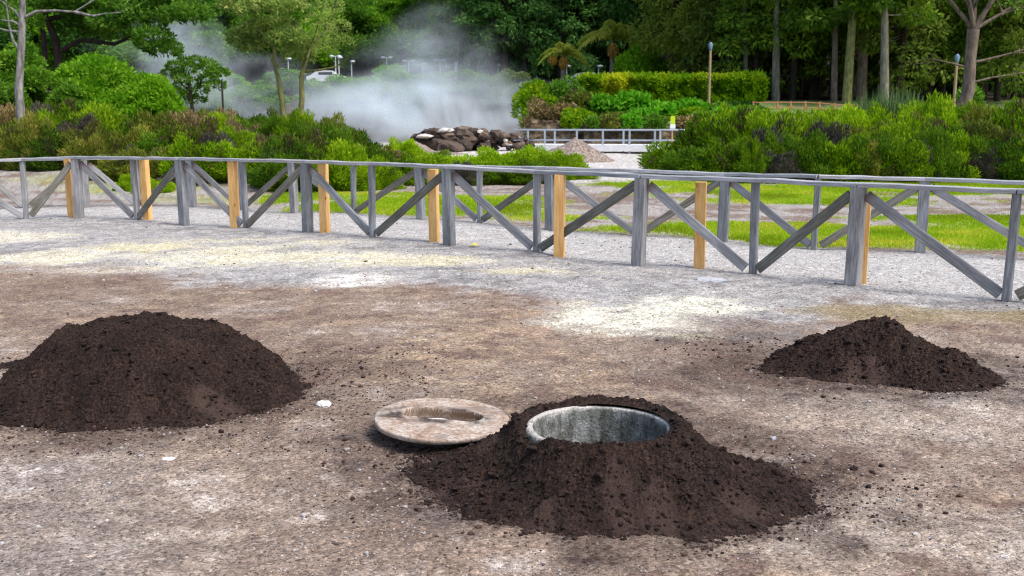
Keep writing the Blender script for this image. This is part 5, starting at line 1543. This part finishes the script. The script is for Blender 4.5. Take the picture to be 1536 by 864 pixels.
BK = 'shrubs planted on the bank'
for i, (u, Y, hw, vt, mat, leaf, nl, lb) in enumerate((
    (800, 57, 34, 118, M_HEDGE, .22, 4200, 'yellowish green shrub at the right edge of the steam'), (842, 58, 32, 120, M_LEAF_MID, .2, 4200, 'mid green shrub left of the hedge'), (862, 54, 26, 140, M_HEATH_OLIVE, .2, 3000, 'olive shrub at the left foot of the hedge'), (815, 53, 34, 146, M_HEATH_RUST, .16, 4200, 'brownish twiggy shrub at the edge of the steam'), (845, 52, 24, 158, M_HEATH_RUST, .16, 2600, 'brownish shrub above the left end of the rock wall'),
    (862, 50.5, 20, 166, M_HEDGE, .2, 2000, 'lime green shrub hanging over the rock wall, left end'), (880, 50.6, 18, 170, M_HEDGE, .2, 1800, 'lime shrub over the pale rock of the wall'), (905, 54, 30, 150, M_BROAD, .34, 2600, 'broad leaved plant below the yellow part of the hedge'), (945, 54, 26, 148, M_BROAD, .42, 2200, 'broad leaved plant with pale shining leaves below the hedge'), (925, 51, 22, 172, M_HEATH_OLIVE, .2, 1800, 'olive shrub above the dark hollow of the rock wall'),
    (965, 51.2, 24, 168, M_BROAD, .26, 2200, 'bright green plant hanging over the middle of the rock wall'), (990, 53.5, 22, 158, M_BROAD, .36, 2000, 'broad leaved plant left of the sign'), (1030, 55, 30, 156, M_BROAD, .32, 2600, 'broad leaved plant under the hedge, behind the sign'), (1068, 56, 26, 158, M_LEAF_MID, .26, 2200, 'green plant under the right half of the hedge'), (1105, 57, 28, 158, M_LEAF_DARK, .24, 2200, 'dark green plant under the right end of the hedge'), (1000, 51.2, 20, 180, M_HEATH_OLIVE, .18, 1500, 'low olive plant behind the sign'),
    (1062, 52.5, 26, 172, M_LEAF_MID, .24, 2200, 'leafy green plant at the right end of the bank, above the thicket'), (1092, 53.5, 26, 168, M_BROAD, .28, 2200, 'bright leafy plant on the bank behind the left tip of the right thicket'), (1122, 54.5, 24, 164, M_LEAF_MID, .24, 2000, 'leafy plant at the right foot of the hedge'), (1040, 53.2, 20, 166, M_HEDGE, .24, 1800, 'lime green plant on the bank right of the sign'),
    (1045, 51.5, 22, 180, M_HEATH_RUST, .18, 1500, 'dry brown plant at the right end of the rock wall'))):
    bush(u, Y, hw, vt, lb, mat, leaf, nl, BK, 700 + i)
for i, (u, Y, hw, vt, vb, mat, lb) in enumerate(((858, 49.0, 15, 174, 196, M_HEDGE, 'lime creeper hanging down the left end of the rock wall'), (886, 48.6, 13, 176, 192, M_LEAF_MID, 'small green bush clinging to the pale rock of the wall'), (918, 48.7, 16, 176, 194, M_HEATH_OLIVE, 'olive creeper over the dark hollow of the rock wall'),
                                (948, 48.7, 17, 173, 194, M_BROAD, 'bright creeper hanging down the middle of the rock wall'), (982, 48.7, 16, 174, 193, M_LEAF_MID, 'green creeper hanging down the rock wall left of the sign'), (1032, 49.0, 16, 176, 200, M_HEATH_RUST, 'dry brown creeper on the right end of the rock wall'))):
    bush(u, Y, hw, vt, lb, mat, .17, 1500, BK, 760 + i, 'wall_creeper', vb)
bush(965, 76, 48, 66, 'bright green broad-crowned young tree behind the hedge, right of the palms', M_LEAF_BRIGHT, .34, 6000, None, 731, 'young_tree')
bush(1037, 74, 13, 98, 'small bright conical bush standing behind the hedge', M_LEAF_BRIGHT, .22, 1500, None, 733, 'conical_bush')
bush(1019, 72, 6, 101, 'small pale upright bush behind the hedge', M_LEAF_GREY, .18, 500, None, 734, 'upright_bush')
bush(1250 + 210, 46, 24, 128, 'small green shrub at the foot of the big forked tree', M_LEAF_MID, .2, 1500, None, 735)


def palm(u, v_crown, Y, span_u, label, seed, vcluster=None):
    p = P(u, v_crown, Y); g = z0(p[0], Y); Hh = p[2] - g; R_ = random.Random(seed)
    r = tag(empty('palm_tree', (p[0], Y, g)), label, 'palm tree')
    a = Acc(); a.tube([(0, 0, -.3), (.05, 0, Hh * .5), (0, 0, Hh)], [.24, .19, .15], 10)
    a.build('trunk', M_BARK_PALE, r, True)
    L_ = span_u / F * Y / 2 * 1.35
    Vs, Qs, rs, n_ = [], [], [], 0
    for k in range(11):
        t = k * 2.4 + R_.random() * .4; el = .35 + .85 * (k % 4) / 3 + R_.uniform(-.08, .08)
        hor = np.array([math.cos(t), math.sin(t), 0])
        s = np.linspace(.04, 1, 24)
        c = hor[None] * (L_ * math.cos(el * .75) * s)[:, None] + np.array([0, 0, 1.0])[None] * (L_ * (math.sin(el) * 1.15 * s - .80 * s ** 2.3))[:, None] + [0, 0, Hh]
        perp = np.array([-hor[1], hor[0], 0])
        lw = L_ * .30 * np.sin(np.clip(s * .9 + .08, 0, 1) * math.pi) ** .5
        for sd in (-1, 1):
            dd = perp[None] * sd * .75 + hor[None] * .45 + np.array([0, 0, -.75])[None] + rng.normal(0, .12, (24, 3))
            V, Q = leaves(c, dd, lw * rng.uniform(.8, 1.1, 24), np.full(24, L_ * .06), np.tile(np.array([0, 0, 1.0]), (24, 1)))
            Vs.append(V); Qs.append(Q + n_); n_ += len(V); rs.append(np.clip(.55 + .5 * (R_.random() - .5) + rng.uniform(-.2, .2, 24), 0, 1))
        V, Q = tube_arr(c[::4], np.linspace(.07, .015, len(c[::4])), 4)
        Vs.append(V); Qs.append(Q + n_); n_ += len(V); rs.append(np.full(len(Q), .9))
    link('crown', leafmesh('palm_crown', np.concatenate(Vs), np.concatenate(Qs), np.concatenate(rs)), M_PALM, r)
    if vcluster:
        for (uc, v0_, v1_, wu) in vcluster:
            top_, bot = P(uc, v0_, Y), P(uc, v1_, Y); n = 300
            q = rng.random(n); rr_ = wu / F * Y * np.sin(np.clip(q, .08, .95) * math.pi) ** .5; t = rng.uniform(0, 6.28, n)
            pp = np.stack([top_[0] - p[0] + rr_ * np.cos(t), rr_ * np.sin(t) - .25, top_[2] - g + (bot[2] - top_[2]) * q], 1)
            V, Q = leaves(pp, np.array([0, 0, -1.0]) + rng.normal(0, .3, (n, 3)), np.full(n, .3), np.full(n, .08))
            link('seed_cluster', leafmesh('seed_cluster', V, Q, rng.random(n)), M_SEED, r)
    return r
palm(918, 55, 82, 82, 'taller palm with a hanging tan seed cluster above the hedge', 81, [(919, 64, 84, 7)])
palm(844, 80, 80, 58, 'shorter yellowish palm above the shrubs left of the hedge', 82, [(829, 82, 94, 5), (845, 84, 100, 6)])

# ---- tall wispy reeds before the wood
rd = tag(empty('reed_clump', tuple(P(1338, 150, 44) * [1, 1, 0] + [0, 0, z0(P(1338, 150, 44)[0], 44)])), 'clump of tall pale feathery reeds standing behind the right thicket', 'reeds')
n = 420; sp = 46 / F * 44
pb = np.stack([rng.uniform(-sp, sp, n), rng.uniform(-.8, .8, n), np.zeros(n)], 1)
hh = np.array([P(0, 146, 44)[2] - rd.location[2]])[0] + rng.uniform(-.3, .75, n) * np.exp(-(pb[:, 0] / sp) ** 2)
V1, Q1 = leaves(pb, np.stack([rng.normal(0, .12, n), rng.normal(0, .12, n), np.ones(n)], 1), hh, np.full(n, .05))
V2, Q2 = leaves(pb + np.stack([np.zeros(n), np.zeros(n), hh * .55], 1), np.stack([rng.normal(0, .6, n), rng.normal(0, .4, n), np.full(n, .7)], 1), np.full(n, .5), np.full(n, .04))
link('blades', leafmesh('reed_blades', np.concatenate([V1, V2]), np.concatenate([Q1, Q2 + len(V1)]), rng.random(2 * n)), M_REED, rd)

# ================================================================== steam
def steam_mat(name, dens, sc, lo, hi):
    m = bpy.data.materials.new(name); m.use_nodes = True; nt = m.node_tree
    nt.nodes.remove(nt.nodes['Principled BSDF'])
    pv = nt.nodes.new('ShaderNodeVolumePrincipled'); pv.inputs['Color'].default_value = (.86, .945, 1.0, 1); pv.inputs['Anisotropy'].default_value = 0.0
    tc = nt.nodes.new('ShaderNodeTexCoord')
    ln = nt.nodes.new('ShaderNodeVectorMath'); ln.operation = 'LENGTH'; nt.links.new(tc.outputs['Object'], ln.inputs[0])
    fall = ramp(nt, [(.05, (1, 1, 1)), (.97, (0, 0, 0))], 'EASE')
    wn = node(nt, 'ShaderNodeTexNoise', Scale=1.6, Detail=3.0, Roughness=.55); nt.links.new(tc.outputs['Object'], wn.inputs['Vector'])
    nt.links.new(math_(nt, 'ADD', ln.outputs['Value'], math_(nt, 'MULTIPLY', math_(nt, 'SUBTRACT', wn.outputs['Fac'], .42), 1.5)), fall.inputs[0])
    geo = nt.nodes.new('ShaderNodeNewGeometry'); mp = nt.nodes.new('ShaderNodeMapping'); mp.inputs['Scale'].default_value = (1, 1, .8); nt.links.new(geo.outputs['Position'], mp.inputs[0])
    n_ = node(nt, 'ShaderNodeTexNoise', Scale=sc, Detail=4.0, Roughness=.6, Distortion=.6); nt.links.new(mp.outputs[0], n_.inputs['Vector'])
    rr_ = ramp(nt, [(lo, (0, 0, 0)), (hi, (1, 1, 1))], 'EASE'); nt.links.new(n_.outputs['Fac'], rr_.inputs[0])
    d_ = math_(nt, 'MULTIPLY', math_(nt, 'MULTIPLY', fall.outputs[0], rr_.outputs[0]), dens)
    nt.links.new(d_, pv.inputs['Density'])
    nt.links.new(pv.outputs[0], nt.nodes['Material Output'].inputs['Volume'])
    return m


def steam(u, v, Y, half_u, half_v, depth, dens, sc, lo, hi, label):
    p = P(u, v, Y); v0, f0 = ico(4)
    k = 1 + .10 * fbm(v0[:, 0] * 2 + u, v0[:, 1] * 2 + v0[:, 2] * 2, 3, 660)
    o = link('steam', npmesh('steam', v0 * k[:, None], f0, True), steam_mat('steam_vapour', dens, sc, lo, hi), None, tuple(p))
    o.scale = (half_u / F * Y, depth, half_v / F * Y)
    return tag(o, label, 'steam', None, 'stuff')
steam(650, 172, 60, 220, 85, 9, .85, .26, .37, .66, 'dense low white steam over the hot spring behind the rocks')
steam(665, 108, 64, 165, 105, 7, .27, .26, .40, .72, 'thin steam plume rising in front of the dark wood')
steam(420, 160, 62, 240, 80, 8, .40, .24, .40, .70, 'low bluish steam behind the pale trunked trees')
steam(280, 90, 58, 150, 100, 6, .36, .22, .41, .70, 'faint steam drifting up at the left behind the trees')
